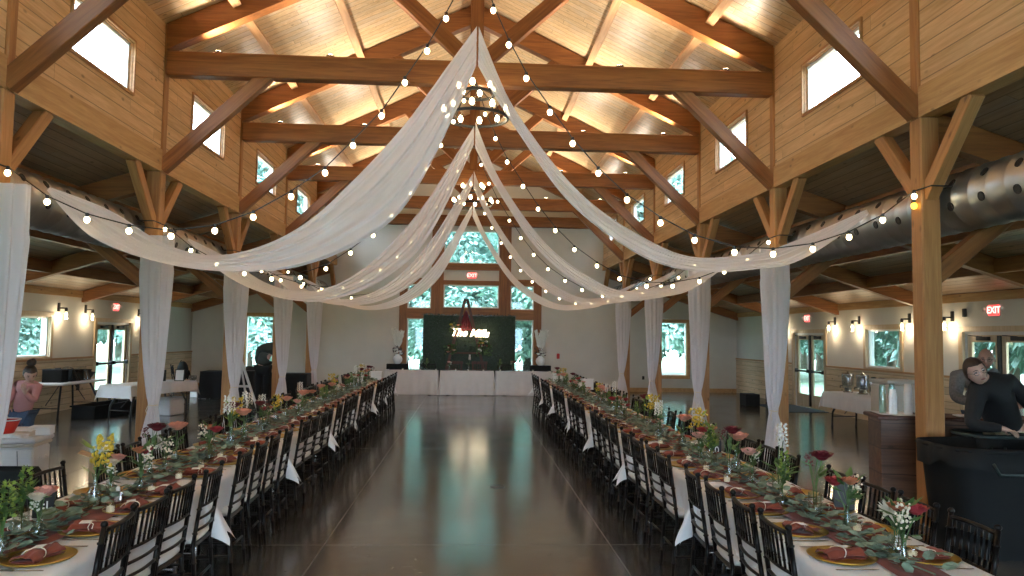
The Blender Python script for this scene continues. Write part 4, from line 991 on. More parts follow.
# riser boxes and pampas vases
pv = None
for k, (x, nm) in enumerate(((-2.28, 'cooler end'), (2.27, 'trash bin end'))):
    m = MB().cbox(x-.34, x+.34, 24.16, 24.33, .757, .93, .01).box(x-.30, x+.30, 24.15, 24.16, .78, .90); tag(m.build('black_riser', 'plasticb'), 'long black riser box on the head table, %s' % nm, 'riser')
    t = thing('white_vase', 'round white vase on black riser, head table %s' % nm, 'vase', (x, 24.24, .931), 0, 'round white vases')
    MB().lathe([(.0, 0), (.07, 0), (.13, .06), (.155, .14), (.13, .22), (.07, .27), (.06, .30), (.05, .30), (.05, .26), (0, .25)], 24, cap=False).build('vase_body', 'white', t, True)
    t = thing('pampas_arrangement', 'white pampas plumes over dark and white blooms, head table %s' % nm, 'flowers', (x, 24.24, 1.19), 0, 'pampas arrangements'); rr = random.Random(k)
    m = MB()
    for q in range(11):
        a = rr.uniform(-.5, .5); b = rr.uniform(-.3, .3); base = Vector((0, 0, .05)); tip = Vector((math.sin(a)*.42, math.sin(b)*.2, .62+rr.uniform(0, .2)))
        for j_ in range(90):
            f = rr.uniform(.35, 1); p = base.lerp(tip, f); d = ((tip-base).normalized()+rdir()*.45).normalized(); m.leafq(p, d, Vector((.1, 1, .1)), rr.uniform(.09, .15), .026)
        m.tube([base, tip], .003, 4)
    m.build('pampas_plume', 'ivory', t)
    m = MB(); 
    for q in range(26): c = Vector((rr.uniform(-.17, .17), rr.uniform(-.1, .1), rr.uniform(.0, .24))); m.leafq(c, rdir(.3), Vector((.2, .1, 1)), .12, .06); m.leafq(c, rdir(.3), Vector((.2, .1, 1)), .1, .06)
    m.build('dark_leaves', 'hair', t)
    for q in range(4): b = MB(); bloom(b, (rr.uniform(-.12, .12), -.11, rr.uniform(.05, .2)), .05, 'rose', rr); b.build('white_bloom', 'ivory', t)
# small things on the head table
for k in range(9):
    x = -2.0+.5*k+R.uniform(-.08, .08); o = dup(vot, (x, 23.70, .7535), 0, 'small white candle on the head table front, %s from cooler end' % nth(k), 'head table candles')
for k, (x, fk, vk) in enumerate(((-1.35, 'green', 'jar'), (-.62, 'pink', 'jar'), (-.02, 'lily', 'bottle'), (.95, 'green', 'cylinder'), (1.35, 'mixed', 'bottle'))):
    v = VASE[vk].copy(); C.objects.link(v); v.location = (x, 23.9, .768); tag(v, 'glass %s vase on the head table runner, %s from cooler end' % (vk, nth(k)), 'vase', 'head table vases')
    p = dup(FL[fk][0], (x, 23.9, .772)); p['label'] = '%s on the head table, %s from cooler end' % (FL[fk][1], nth(k)); p['group'] = 'head table flowers'
# boxwood backdrop
t = thing('boxwood_backdrop', 'tall dark green boxwood hedge panel behind the head table', 'backdrop', (0, 25.35, 0))
MB().cbox(-1.56, 1.52, -.05, .05, .02, 2.52, .02).build('panel', 'box', t)
rr = random.Random(4); m = MB()
for k in range(5200):
    c = Vector((rr.uniform(-1.58, 1.54), rr.choice((-.05, -.05, -.05, .05)), rr.uniform(.03, 2.55)));
    if rr.random() < .06: c.z = 2.53; c.y = rr.uniform(-.06, .06)
    d = rdir(.2); d.y = -abs(d.y)-.3 if c.y < 0 else abs(d.y); d.normalize(); m.leafq(c, d, Vector((0, .2, 1)) if abs(d.z) < .9 else Vector((1, 0, 0)), rr.uniform(.04, .075), .035)
m.build('boxwood_leaves', 'box', t)
for q in (-1.2, 1.2): MB().bar((q, 0, .01), (q, .45, .01), .05, .02).build('foot', 'black', t)
# A-frame arbor with neon sign
t = thing('triangle_arbor', 'dark wooden triangle arbor in front of the boxwood panel', 'arbor', (-.14, 24.95, 0))
for q in (-1, 1):
    MB().bar((q*.80, 0, .0), (q*.03, 0, 3.06), .09, .07, up=(0, 1, 0)).build('slanted_leg', 'brownwood', t)
MB().bar((-.50, 0, 1.28), (.50, 0, 1.28), .06, .05).build('crossbar', 'brownwood', t)
m = MB(); m.grid(lambda a, v: ((a-.5)*2*(.03+.24*(1-v))*.9, .03+.015*math.sin(a*26), 2.02+.66*v), 30, 8); tag(m.build('cloth_drape', 'burg', None, True, .004), 'dark red cloth hung in the top of the triangle arbor', 'cloth').location = (-.14, 24.95, 0)
t2 = thing('neon_sign', 'glowing script neon sign across the triangle arbor', 'neon sign', (-.02, 24.86, 1.93)); t2.rotation_euler = (0, .03, 0)
text('The Mills', .34, 'neon', t2, (0, 0, 0), (PI/2, 0, 0), .018, .35, 'neon_lettering', .008)
m = MB(); m.tube([(-.48, .03, -.14), (.48, .03, -.14)], .008, 6); m.tube([(-.42, .03, .14), (.42, .03, .14)], .008, 6)
for q in (-.3, .3): m.tube([(q, .03, -.14), (q, .06, .14)], .006, 6)
m.build('mounting_rail', 'black', t2)
def cluster(label, loc, n, sz, mats, seed):
    rr = random.Random(seed); t = thing('flower_cluster', label, 'flowers', loc, 0, 'arbor flower clusters'); m = MB()
    for k in range(n*9): m.leafq(Vector((rr.uniform(-sz, sz), rr.uniform(-.05, .0), rr.uniform(-sz, sz)*.8)), rdir(), Vector((0, 1, .2)), .09, .05)
    m.build('leaves', 'leaf', t)
    for k in range(n): b = MB(); bloom(b, (rr.uniform(-sz, sz)*.8, -.05, rr.uniform(-sz, sz)*.7), .05, rr.choice(('rose', 'mum')), rr); b.build('bloom', mats[k % len(mats)], t)
cluster('flower cluster on the arbor above the neon sign, cooler side', (-.50, 24.84, 2.12), 6, .17, ['orange', 'cream', 'yel'], 1)
cluster('flower cluster on the arbor below the neon sign, bin side', (.44, 24.84, 1.70), 6, .15, ['cream', 'yel', 'ivory'], 2)
cluster('low flower cluster on the arbor leg, cooler side', (-.62, 24.84, 1.42), 6, .19, ['pink', 'burg', 'cream'], 3)
cluster('low flower cluster on the arbor leg, bin side', (.46, 24.84, 1.40), 7, .22, ['ivory', 'redp', 'burg'], 4)

# ------------------------------------------------------------------ cooler side aisle furniture
folding_table('white folding table with curved black legs against the wainscot', (-8.72, 17.0, 0), -.02, .38, .93, .74)
for k, (y, h, l) in enumerate(((16.55, .26, .26), (17.05, .24, .42), (17.5, .22, .34))):
    t = thing('black_crate', 'black crate on the folding table, %s from camera end' % nth(k), 'crate', (-8.74, y, .742), 0, 'black crates')
    m = MB(); d = .20; l2 = l/2
    for a in ((-d, -d+.012, -l2, l2), (d-.012, d, -l2, l2), (-d, d, -l2, -l2+.012), (-d, d, l2-.012, l2)): m.box(*a, 0, h)
    m.box(-d, d, -l2, l2, 0, .012); m.tube([(-d, -l2, h), (d, -l2, h), (d, l2, h), (-d, l2, h)], .010, 6, closed=True)
    for q in range(5): yy = -l2+l*(q+.5)/5; m.box(d, d+.006, yy-.006, yy+.006, 0, h)
    m.build('crate_body', 'plasticb', t)
    if k == 0:
        for q in range(3): MB().lathe([(.03, .01), (.035, .2), (.02, .24), (.02, .30)], 10, (.05, -.08+.08*q, 0)).build('dark_bottle', 'black', t)
m = MB().grid(lambda a, v: (-8.74+(a-.5)*.62+.02*math.sin(v*19), 16.85+v*.62, .742+.27+.03*math.sin(a*11+v*7)-(.26*max(0, abs(a-.5)*2-.62)/.38)), 26, 22)
tag(m.build('plastic_wrap', 'clearp', None, True), 'clear plastic wrap crumpled over the black crates', 'plastic wrap')
t = thing('serving_bowl', 'dark bowl at the far end of folding table', 'bowl', (-8.7, 17.78, .742)); MB().lathe([(.0, 0), (.07, 0), (.10, .03), (.19, .16), (.185, .16), (.095, .04), (0, .02)], 20, cap=False).build('bowl_body', 'chair', t, True)
t = thing('black_tote', 'long black tote bin on floor under the folding table', 'bin', (-7.95, 17.2, 0), -.1)
m = MB(); 
for a in ((-.25, -.235, -.85, .85), (.235, .25, -.85, .85), (-.25, .25, -.85, -.835), (-.25, .25, .835, .85)): m.box(*a, 0, .26)
m.box(-.25, .25, -.85, .85, 0, .015); m.build('tote_body', 'plasticb', t)
m = MB()
for a in ((-.28, -.25), (.25, .28)): m.box(*a, -.88, .88, .24, .27)
for a in ((-.88, -.85), (.85, .88)): m.box(-.28, .28, *a, .24, .27)
m.build('rim', 'plasticb', t)
# cloth-covered table
folding_table('folding table under white cloth in the side aisle', (-6.85, 16.75, 0), -.30, .36, 1.0, .74)
c = cloth_mesh(.37, 1.02, .747, .22, .26, 77, flare=.25).build('side_tablecloth', 'cloth', None, True); c.location = (-6.85, 16.75, 0); c.rotation_euler = (0, 0, -.30); tag(c, 'white cloth with drooping corners on the side aisle table', 'tablecloth')
m = MB().cbox(-.16, .16, -.24, .24, 0, .36, .02).cbox(-.18, .18, -.26, .26, .36, .39, .01); o = m.build('storage_bin', 'plasticw'); o.location = (-6.62, 17.35, 0); o.rotation_euler = (0, 0, -.3); tag(o, 'white lidded plastic bin on floor under the cloth-covered table', 'bin')
t = thing('framed_sign', 'small framed white sign on the cloth-covered table', 'frame', (-6.42, 17.2, .752), .2); MB().bar((0, 0, .0), (0, .08, .26), .20, .015, up=(0, 1, 0)).build('frame_board', 'black', t); MB().bar((0, -.014, .02), (0, .065, .24), .16, .004, up=(0, 1, 0)).build('sheet', 'paper', t)
t = thing('glass_votive_bowl', 'clear round bowl beside the framed sign', 'bowl', (-6.22, 17.45, .752)); MB().lathe([(0, 0), (.05, 0), (.09, .05), (.08, .12), (.075, .12), (.085, .05), (0, .006)], 16, cap=False).build('glass_body', 'clearp', t, True)
t = thing('framed_sign', 'dark tablet leaning beside the framed white sign', 'frame', (-6.82, 17.15, .752), .3); MB().bar((0, 0, 0), (0, .08, .24), .24, .015, up=(0, 1, 0)).build('frame_board', 'green', t); MB().bar((0, -.012, .02), (0, .062, .22), .2, .003, up=(0, 1, 0)).build('screen', 'black', t)
# chair with backpack, black-clothed tables, easel
dup(chair0, (-7.85, 21.2, 0), .5, 'black chiavari chair holding a backpack near the back wall', 'spare chairs')
t = thing('backpack', 'black backpack on the seat of the spare chair', 'bag', (-7.82, 21.2, .51), .5)
m = MB().ball((0, 0, .26), (.15, .2, .27), 14, 10); m.build('bag_body', 'blackc', t, True); MB().ball((.14, 0, .16), (.06, .14, .13), 12, 8).build('front_pocket', 'blackc', t, True); MB().tube([(-.08, .06, .46), (-.05, 0, .55), (-.08, -.06, .46)], .012, 6).build('grab_handle', 'black', t)
for k, (x, y, hx, hy, rz, lab) in enumerate(((-6.75, 21.9, .72, .38, 0, 'table boxed in floor-length black cloth beside the backpack chair'), (-5.0, 21.0, .62, .40, .05, 'table draped in floor-length black cloth where a person leans'))):
    folding_table(lab.replace('table', 'folding table', 1), (x, y, 0), rz, hx-.02, hy-.02, .74)
    m = MB(); rr = random.Random(k)
    def fn(a, v, hx=hx, hy=hy):
        an = 2*PI*a; c, s_ = math.cos(an), math.sin(an); q = 1/max(abs(c)/1, abs(s_)/1); f = 1+(1-v)*(.03*math.sin(a*70)+.05)
        return (c*q*hx*f, s_*q*hy*f, .012+.738*v)
    m.grid(fn, 180, 8, closeu=True).box(-hx, hx, -hy, hy, .748, .754); o = m.build('black_tablecloth', 'blackc', None, True); o.location = (x, y, 0); o.rotation_euler = (0, 0, rz); tag(o, 'black floor-length cloth over the %s' % ('table beside the backpack chair' if k == 0 else 'table where a person leans'), 'tablecloth')
t = thing('laptop', 'black laptop on the black-clothed table by the post', 'laptop', (-6.2, 21.9, .7545), 0); MB().cbox(-.17, .17, -.12, .12, 0, .018, .004).build('keyboard_base', 'black', t); MB().bar((0, .12, .018), (0, .16, .13), .34, .01, up=(0, 1, 0)).build('screen', 'black', t)
t = thing('white_easel', 'white wooden easel standing between the curtained posts', 'easel', (-5.0, 18.0, 0))
MB().bar((-.42, 0, 1.46), (.10, .05, 0), .055, .03, up=(0, 1, 0)).build('leg', 'plasticw', t); MB().bar((-.38, .02, 1.42), (-.75, .05, 0), .055, .03, up=(0, 1, 0)).build('leg', 'plasticw', t); MB().bar((-.40, .04, 1.40), (-.30, .62, 0), .04, .03, up=(0, 1, 0)).build('rear_leg', 'plasticw', t); MB().bar((-.60, -.02, .60), (-.08, -.02, .60), .03, .05).build('ledge', 'plasticw', t)
t = thing('white_strip_stand', 'short white stand leaning against the black cloth', 'stand', (-4.65, 18.9, 0)); MB().bar((0, 0, .0), (-.15, .3, 1.1), .05, .03, up=(0, 1, 0)).build('rail', 'plasticw', t); MB().bar((-.15, .3, 0), (-.15, .3, 1.1), .04, .03, up=(0, 1, 0)).build('upright', 'plasticw', t)
for x, y, lab in ((-7.75, 22.0, 'small white box on floor beside the black-clothed table'), (-7.42, 21.9, 'second small white box on floor by the black cloth')):
    tag(MB().cbox(x-.10, x+.10, y-.1, y+.1, 0, .16, .008).box(x-.102, x+.102, y-.012, y+.012, .158, .163).build('white_box', 'paper'), lab, 'box')
# white cooler with clutter
t = thing('white_cooler', 'white lidded cooler with ribbed front near the camera end curtain', 'cooler', (-5.22, 9.1, 0), .12); t.scale = (.72, .8, .93)
MB().cbox(-.38, .38, -.29, .29, 0, .56, .03).build('cooler_body', 'plasticw', t); MB().cbox(-.40, .40, -.31, .31, .56, .60, .012).build('rim_band', 'beige', t); MB().cbox(-.42, .42, -.33, .33, .605, .67, .02).build('lid', 'plasticw', t)
for q in (-.15, .15): MB().bar((q, -.294, .52), (q+.04, -.297, .1), .006, .006, up=(0, 1, 0)).build('seam', 'black', t)
MB().tube([(.385, -.1, .42), (.43, -.1, .40), (.43, .1, .40), (.385, .1, .42)], .012, 6).build('side_handle', 'plasticw', t)
t = thing('red_bowl', 'red bowl on top of the white cooler', 'bowl', (-5.30, 8.98, .626)); MB().lathe([(0, 0), (.08, 0), (.11, .06), (.16, .19), (.152, .19), (.10, .06), (0, .02)], 24, cap=False).build('bowl_body', 'red', t, True); MB().lathe([(.155, .186), (.168, .19), (.168, .20), (.152, .198)], 24, cap=False).build('bowl_rim', 'paper', t, True)
for k, (dx, dy, hx, hy, z, h, rz, mt) in enumerate(((-.12, -.18, .13, .10, .672, .035, .3, 'paper'), (.02, .02, .14, .10, .672, .05, -.3, 'beige'), (.05, .02, .12, .09, .7235, .03, .1, 'paper'), (.26, .16, .11, .09, .672, .09, .2, 'paper'), (.1, -.2, .10, .06, .672, .03, -.2, 'paper'))):
    o = MB().cbox(-hx, hx, -hy, hy, 0, h, .006).cbox(-hx-.006, hx+.006, -hy-.006, hy+.006, h+.0005, h+.008, .003).build('takeaway_box', mt); o.location = (-5.20+dx*.72, 9.1+dy*.8, z-.046); o.rotation_euler = (0, 0, rz)
    tag(o, ['white paper box beside the red bowl on the cooler', 'beige carton in the middle of the cooler lid', 'white paper box stacked on the beige carton', 'tall white foam box at the cooler lid corner', 'small flat white box at cooler front edge'][k], 'box')
t = thing('cardboard_box', 'small brown cardboard box on floor behind the cooler', 'box', (-4.52, 9.75, 0), .3); MB().cbox(-.15, .15, -.15, .15, 0, .30, .004).build('carton', 'tan', t); MB().bar((-.15, 0, .305), (-.28, 0, .36), .28, .004, up=(0, 0, 1)).build('flap', 'tan', t)
# black chair-side bag panel near the cooler
tag(MB().cbox(-3.95, -3.30, 6.02, 6.10, .0, .80, .03).cbox(-3.9, -3.35, 6.0, 6.02, .1, .7, .008).build('black_case', 'plasticb'), 'black upright case behind the chairs beside the cooler', 'case').location = (0, 0, 0)

# ------------------------------------------------------------------ bin side aisle furniture
folding_table('folding table under white cloth beside the trash bin side doors', (8.15, 15.2, 0), 0, .37, 1.1, .74)
c = cloth_mesh(.38, 1.12, .747, .33, .26, 99, flare=.2).build('drinks_tablecloth', 'cloth', None, True); c.location = (8.15, 15.2, 0); tag(c, 'white cloth on the drinks table by the side wall', 'tablecloth')
for k, (x, y) in enumerate(((8.12, 15.9), (8.15, 15.35))):
    t = thing('drink_dispenser', 'clear drink dispenser on the drinks table, %s' % ('far end' if k == 0 else 'middle'), 'dispenser', (x, y, .752), 0, 'drink dispensers')
    MB().lathe([(.10, 0), (.10, .02), (.07, .03), (.07, .10)], 18).build('stand', 'steel', t, True); MB().lathe([(.0, .10), (.10, .10), (.12, .16), (.13, .36), (.12, .38), (.115, .36), (.105, .16), (0, .12)], 20, cap=False).build('jar', 'clearp', t, True); MB().lathe([(.125, .38), (.125, .40), (.02, .42), (.02, .45)], 18).build('lid', 'steel', t, True); MB().tube([(-.12, 0, .14), (-.17, 0, .14), (-.17, 0, .10)], .012, 6).build('spigot', 'black', t)
for k, (x, y) in enumerate(((8.35, 15.65), (8.25, 15.1), (8.3, 14.85))):
    t = thing('coffee_airpot', 'dark coffee airpot on the drinks table, %s from far end' % nth(k), 'airpot', (x, y, .752), 0, 'coffee airpots')
    MB().lathe([(.075, 0), (.08, .02), (.08, .26), (.06, .30), (.05, .33)], 18).build('airpot_body', 'steel', t, True); MB().lathe([(.055, .33), (.055, .36), (.03, .375)], 16).tube([(-.04, 0, .34), (-.11, 0, .33), (-.12, 0, .28)], .012, 6).build('pump_head', 'black', t); MB().lathe([(.082, .08), (.082, .18)], 18, cap=False).build('band', 'black', t)
t = thing('clear_tray', 'clear lidded plastic tray stacked high on the drinks table', 'tray', (8.35, 14.55, .752)); MB().cbox(-.17, .17, -.25, .25, 0, .30, .01).build('carton_stack', 'beige', t); MB().cbox(-.18, .18, -.27, .27, .301, .38, .02).build('tray_lid', 'clearp', t)
t = thing('beige_container', 'large beige insulated container behind the bar cups', 'container', (6.42, 11.2, 0)); MB().cbox(-.24, .24, -.25, .25, .0, 1.22, .03).build('container_body', 'beige', t); MB().cbox(-.26, .26, -.27, .27, 1.22, 1.28, .015).build('lid', 'beige', t)
t = thing('wooden_bar', 'dark wooden plank bar behind the bare post', 'bar', (5.42, 7.90, 0), -.22); MB().cbox(-1.02, 1.0, -.18, .26, .0, 1.02, .01).build('bar_body', 'barwood', t); MB().cbox(-1.06, 1.04, -.22, .30, 1.02, 1.06, .008).build('bar_top', 'brownwood', t); MB().box(-1.0, .98, -.195, -.18, .0, .08).build('kickboard', 'black', t)
o = MB().grid(lambda a, v: (4.36+.42*a+.1*v, 7.96+.42*v-.09*a, 1.066+.004*math.sin(a*9)+(.02*(.1-a)*10 if a < .1 else 0)), 14, 10).build('paper_sheet', 'paper', None, True, .003); tag(o, 'white paper sheet over the end of the bar top', 'paper')
for k, (x, y) in enumerate(((4.50, 8.10), (4.70, 8.26))):
    t = thing('glass_bottle', 'tall clear green glass bottle on the bar, %s from its end' % nth(k), 'bottle', (x, y, 1.072), 0, 'glass bottles on the bar'); MB().lathe([(0, 0), (.034, 0), (.036, .02), (.036, .26), (.030, .29), (.030, .31), (.026, .31), (.031, .26), (.031, .012), (0, .012)], 16, cap=False).build('bottle_glass', 'bottle', t, True)
for k, (x, y, n) in enumerate(((4.56, 8.0, 9), (4.73, 8.0, 12), (4.89, 8.0, 11))):
    for q in range(n):
        o = MB().lathe([(.0, .095), (.031, .095), (.044, .004), (.047, 0), (.043, 0), (.028, .09), (0, .09)], 18, cap=False).build('paper_cup', 'paper', None, True) if k+q == 0 else bpy.data.objects['paper_cup'].copy()
        if k+q: C.objects.link(o)
        o.location = (x, y, 1.072+q*.021); tag(o, 'white cup, %s from bottom in the %s stack on bar' % (nth(q), nth(k)), 'cup', 'upturned cup stacks')
MB_ = MB().lathe([(0, 0), (.06, 0), (.10, .015), (.10, .018), (.055, .006), (0, .006)], 20, cap=False); o = MB_.build('paper_plate', 'paper', None, True); o.location = (5.25, 7.86, 1.061); tag(o, 'white plate on the bar behind the post', 'plate')
def bin_(label, loc, hx, hy, h, mat, rz=0):
    t = thing('trash_bin', label, 'trash bin', loc, rz); n = 40
    def ring(a, k, q): an = 2*PI*a; c, s_ = math.cos(an), math.sin(an); e = (abs(c)**4+abs(s_)**4)**-.25; return (c*e*hx*k, s_*e*hy*k, q)
    m = MB(); m.grid(lambda a, v: ring(a, [.84, .845, .92, .96, 1.0, 1.0, .97, .82, .82][round(v*8)], [.0, .02, h*.5, h*.8, h-.06, h, h, .05, .05][round(v*8)]), n, 9, closeu=True); m.add([ring(k/n, .82, .05) for k in range(n)], [tuple(range(n))]); m.add([ring(k/n, .84, .0) for k in range(n)], [tuple(range(n-1, -1, -1))]); m.build('bin_body', mat, t, True)
    m = MB(); m.tube([ring(k/n, 1.02, h-.005) for k in range(n)], .018, 8, closed=True); m.build('rim', mat, t, True)
    m = MB()
    rr = random.Random(2); m.grid(lambda a, v: ring(a, [1.035, 1.045, 1.0, .95][round(v*3)]*(1+.008*math.sin(a*90)), h+[-.16+.03*math.sin(a*25)+.015*math.sin(a*61), .016, .02, -.12][round(v*3)]), 90, 4, closeu=True); m.build('bin_liner', 'plasticb', t, True)
    for q in (-1, 1):
        m = MB().tube([(q*.10-hx*.45, -hy*1.0-.01, h-.16), (q*.10-hx*.45, -hy*1.0-.05, h-.20)], .01, 6)
    m = MB().tube([(-hx*.62, -hy*.99-.012, h-.10), (-hx*.56, -hy*.99-.04, h-.19), (-hx*.18, -hy*.99-.045, h-.19), (-hx*.10, -hy*.99-.012, h-.10)], .013, 7); m.build('handle', 'green', t, True)
    return t
bin_('big black lined trash bin in front of the woman in black', (4.82, 6.66, 0), .66, .42, .93, 'plasticb')
bin_('dark green round trash bin between post and bar', (5.10, 7.25, 0), .27, .25, .96, 'green')
tag(MB().cbox(7.75, 8.15, 20.9, 21.4, 0, .33, .01).box(7.8, 8.1, 20.89, 20.9, .05, .28).build('dark_crate', 'blackc'), 'dark crate on floor near the back corner past the curtains', 'crate')
tag(MB().cbox(8.9, 9.25, 22.0, 22.4, 0, .9, .02).cbox(8.92, 9.23, 21.98, 22.0, .1, .8, .005).build('dark_cabinet', 'black'), 'dark low cabinet beside the far side door', 'cabinet')

# ------------------------------------------------------------------ people
def skin_obj(name, J, E, mat, parent, root, sub=2, matlist=None):
    me = bpy.data.meshes.new(name); names = list(J); me.from_pydata([J[k][0] for k in names], [(names.index(a), names.index(b)) for a, b in E], [])
    o = bpy.data.objects.new(name, me); C.objects.link(o); md = o.modifiers.new('skin', 'SKIN'); md.use_smooth_shade = True
    lay = me.skin_vertices[0].data
    for i, k in enumerate(names): r = J[k][1]; lay[i].radius = r if isinstance(r, tuple) else (r, r); lay[i].use_root = (k == root)
    ss = o.modifiers.new('sub', 'SUBSURF'); ss.levels = sub; ss.render_levels = sub
    dg = bpy.context.evaluated_depsgraph_get(); dg.update(); me2 = bpy.data.meshes.new_from_object(o.evaluated_get(dg)); bpy.data.objects.remove(o)
    me2.materials.clear(); me2.materials.append(M[mat]); me2.polygons.foreach_set('use_smooth', [True]*len(me2.polygons))
    o = bpy.data.objects.new(name, me2); C.objects.link(o); o.parent = parent; return o
def join_mb(o, mb, xf, mat):
    """merge extra geometry (head) into a body mesh"""
    bm = bmesh.new(); bm.from_mesh(o.data); n0 = len(o.data.materials); o.data.materials.append(M[mat])
    vs = [bm.verts.new(xf @ Vector(v)) for v in mb.v]
    for f in mb.f:
        try: fc = bm.faces.new([vs[i] for i in f]); fc.smooth = True; fc.material_index = n0
        except ValueError: pass
    bm.to_mesh(o.data); bm.free()
def head_mb():
    """head centred at the ear line; faces -y; chin at -.115, crown +.115"""
    m = MB(); n, k = 40, 30
    def fn(a, v):
        th = PI*v; ph = 2*PI*a; x = math.sin(th)*math.cos(ph); y = math.sin(th)*math.sin(ph); z = -math.cos(th)
        X, Y, Z = x*.078, y*.096, z*.118
        fr = max(0, -y)
        if z < 0: X *= 1-.30*(-z)**1.3; Y *= 1-.16*(-z) ; Y -= .012*(-z)*fr      # jaw
        if z > .1: Y += .006*z
        g = lambda cx, cz, sx, sz: math.exp(-((X-cx)/sx)**2-((Z-cz)/sz)**2)*(1 if y < -.15 else 0)
        Y -= .024*g(0, -.022, .012, .020)+.010*g(0, .004, .008, .020)            # nose
        Y += .010*g(.031, .006, .016, .012)+.010*g(-.031, .006, .016, .012)      # eye sockets
        Y -= .005*g(0, .026, .045, .008)                                         # brow
        Y -= .007*g(0, -.060, .022, .009); Y += .004*g(0, -.061, .02, .002)      # lips
        Y -= .008*g(0, -.100, .022, .016)                                        # chin
        return (X, Y, Z)
    m.grid(fn, n, k, closeu=True)
    for q in (-1, 1): m.ball((q*.078, .008, -.005), (.010, .018, .030), 8, 6)
    return m
def face_parts(t, X, hair, long=True, glasses=True, bun=False, specs='steel', bald=False):
    def put(mb, name, mat, **k): o = mb.build(name, mat, t, True); o.matrix_local = X; return o
    m = MB()
    for q in (-1, 1): m.ball((q*.031, -.082, .006), (.012, .006, .006), 8, 6)
    put(m, 'eyes', 'eyew')
    put(MB().ball((0, -.094, -.060), (.020, .006, .0065), 10, 6), 'lips', 'lip')
    m = MB()
    for q in (-1, 1): m.tube([(q*.016, -.094, .026), (q*.032, -.092, .031), (q*.048, -.080, .024)], .003, 5)
    put(m, 'eyebrows', 'hair')
    if glasses:
        m = MB()
        for q in (-1, 1):
            m.tube([(q*.033+.021*math.cos(2*PI*k/16), -.102+.012*abs(math.cos(2*PI*k/16))*(.3), .004+.016*math.sin(2*PI*k/16)) for k in range(16)], 0.0024, 5, closed=True); m.tube([(q*.054, -.098, .006), (q*.080, -.02, .008), (q*.082, .03, -.002)], 0.0024, 5)
        m.tube([(-.012, -.103, .006), (.012, -.103, .006)], 0.0024, 5); put(m, 'glasses', specs)
    if hair:
        m = MB()
        def hf(a, v):
            th = PI*(.03+.97*v); ph = 2*PI*a; x = math.sin(th)*math.cos(ph); y = math.sin(th)*math.sin(ph); z = -math.cos(th)
            fc_ = max(0, -math.sin(ph)); low = -.62 + 1.12*min(1, fc_*1.9)**1.3
            z2 = max(z, low); s_ = math.sqrt(max(0, 1-z2*z2))/max(1e-6, math.sin(th)); s_ = min(s_, 1.0/max(.05, math.sin(th)))
            kx = x*s_; ky = y*s_; part = .004*math.exp(-(kx/.06)**2)
            return (kx*.088, ky*.105+.004, z2*.128+.002-part)
        m.grid(hf, 48, 30, closeu=True); put(m, 'hair', 'hair')
        if bun: put(MB().ball((0, .05, .15), (.06, .06, .05), 12, 8).ball((.02, .06, .155), (.045, .05, .055), 10, 8), 'hair_bun', 'hair')
        if long: put(MB().ball((0, .10, -.03), (.06, .045, .07), 12, 8), 'tied_hair', 'hair')
def hand(o_parent, base, dirv, palm_n, mat, side=1, curl=.5, name='hand'):
    """small five-fingered hand; base = wrist"""
    b = Vector(base); d = Vector(dirv).normalized(); n = Vector(palm_n); n = (n-d*n.dot(d)).normalized(); a = d.cross(n)*side
    J = {'w': (b, .020), 'p': (b+d*.045, (.036, .016)), 'k': (b+d*.078, (.036, .013))}; E = [('w', 'p'), ('p', 'k')]
    for i, (off, L_) in enumerate(((-.028, .062), (-.0095, .074), (.0095, .070), (.028, .055))):
        k0 = b+d*.080+a*off; c1 = d*math.cos(curl*.7)+n*math.sin(curl*.7); c2 = d*math.cos(curl*1.6)+n*math.sin(curl*1.6)
        J['f%d0' % i] = (k0, .0095); J['f%d1' % i] = (k0+c1*L_*.5, .0085); J['f%d2' % i] = (k0+c1*L_*.5+c2*L_*.5, .007); E += [('k', 'f%d0' % i), ('f%d0' % i, 'f%d1' % i), ('f%d1' % i, 'f%d2' % i)]
    t0 = b+d*.028-a*.030; J['t0'] = (t0, .0115); J['t1'] = (t0+(d*.6-a*.8+n*.3).normalized()*.035, .010); J['t2'] = (t0+(d*.8-a*.5+n*.4).normalized()*.062, .008); E += [('p', 't0'), ('t0', 't1'), ('t1', 't2')]
    return J, E
def add_hand(J, E, wrist, pre, dirv, palm_n, side, curl=.5):
    hj, he = hand(None, J[wrist][0], dirv, palm_n, None, side, curl)
    for k, v in hj.items():
        if k == 'w': continue
        J[pre+k] = v
    for a, b in he: E.append((wrist if a == 'w' else pre+a, wrist if b == 'w' else pre+b))
V = Vector
def person(label, loc, J, E, clothes, skinm, headM, hair=True, **fk):
    t = thing('person', label, 'person', loc)
    J = dict(J); J['collar'] = (J['upper'][0].lerp(J['neck'][0], .55), .072); E = [e for e in E if e != ('upper', 'neck')] + [('upper', 'collar'), ('collar', 'neck')]
    J['upper'] = (J['upper'][0], tuple(r*.85 for r in J['upper'][1]))
    loc = V(loc); J = {k: (V(p)-loc, r) for k, (p, r) in J.items()}
    cov = {k for c_ in clothes for k in c_[2] if k[:2] not in ('wr', 'co')}
    Jb = {k: ((p, tuple(q*.78 for q in (r if isinstance(r, tuple) else (r, r)))) if k in cov else (p, r)) for k, (p, r) in J.items()}
    body = skin_obj('body', Jb, E, skinm, t, 'pelvis')
    X = Matrix.Translation(-loc) @ headM; join_mb(body, head_mb(), X, skinm)
    for nm, mat, keys, grow, over in clothes:
        Jc = {}
        for k in keys:
            p, r = J[k]; r = r if isinstance(r, tuple) else (r, r); g = over.get(k, grow); Jc[k] = (p, (r[0]+g, r[1]+g))
        Ec = [(a, b) for a, b in E if a in Jc and b in Jc]
        root = 'pelvis' if 'pelvis' in Jc else keys[0]
        skin_obj(nm, Jc, Ec, mat, t, root)
    face_parts(t, X, hair, **fk); return t
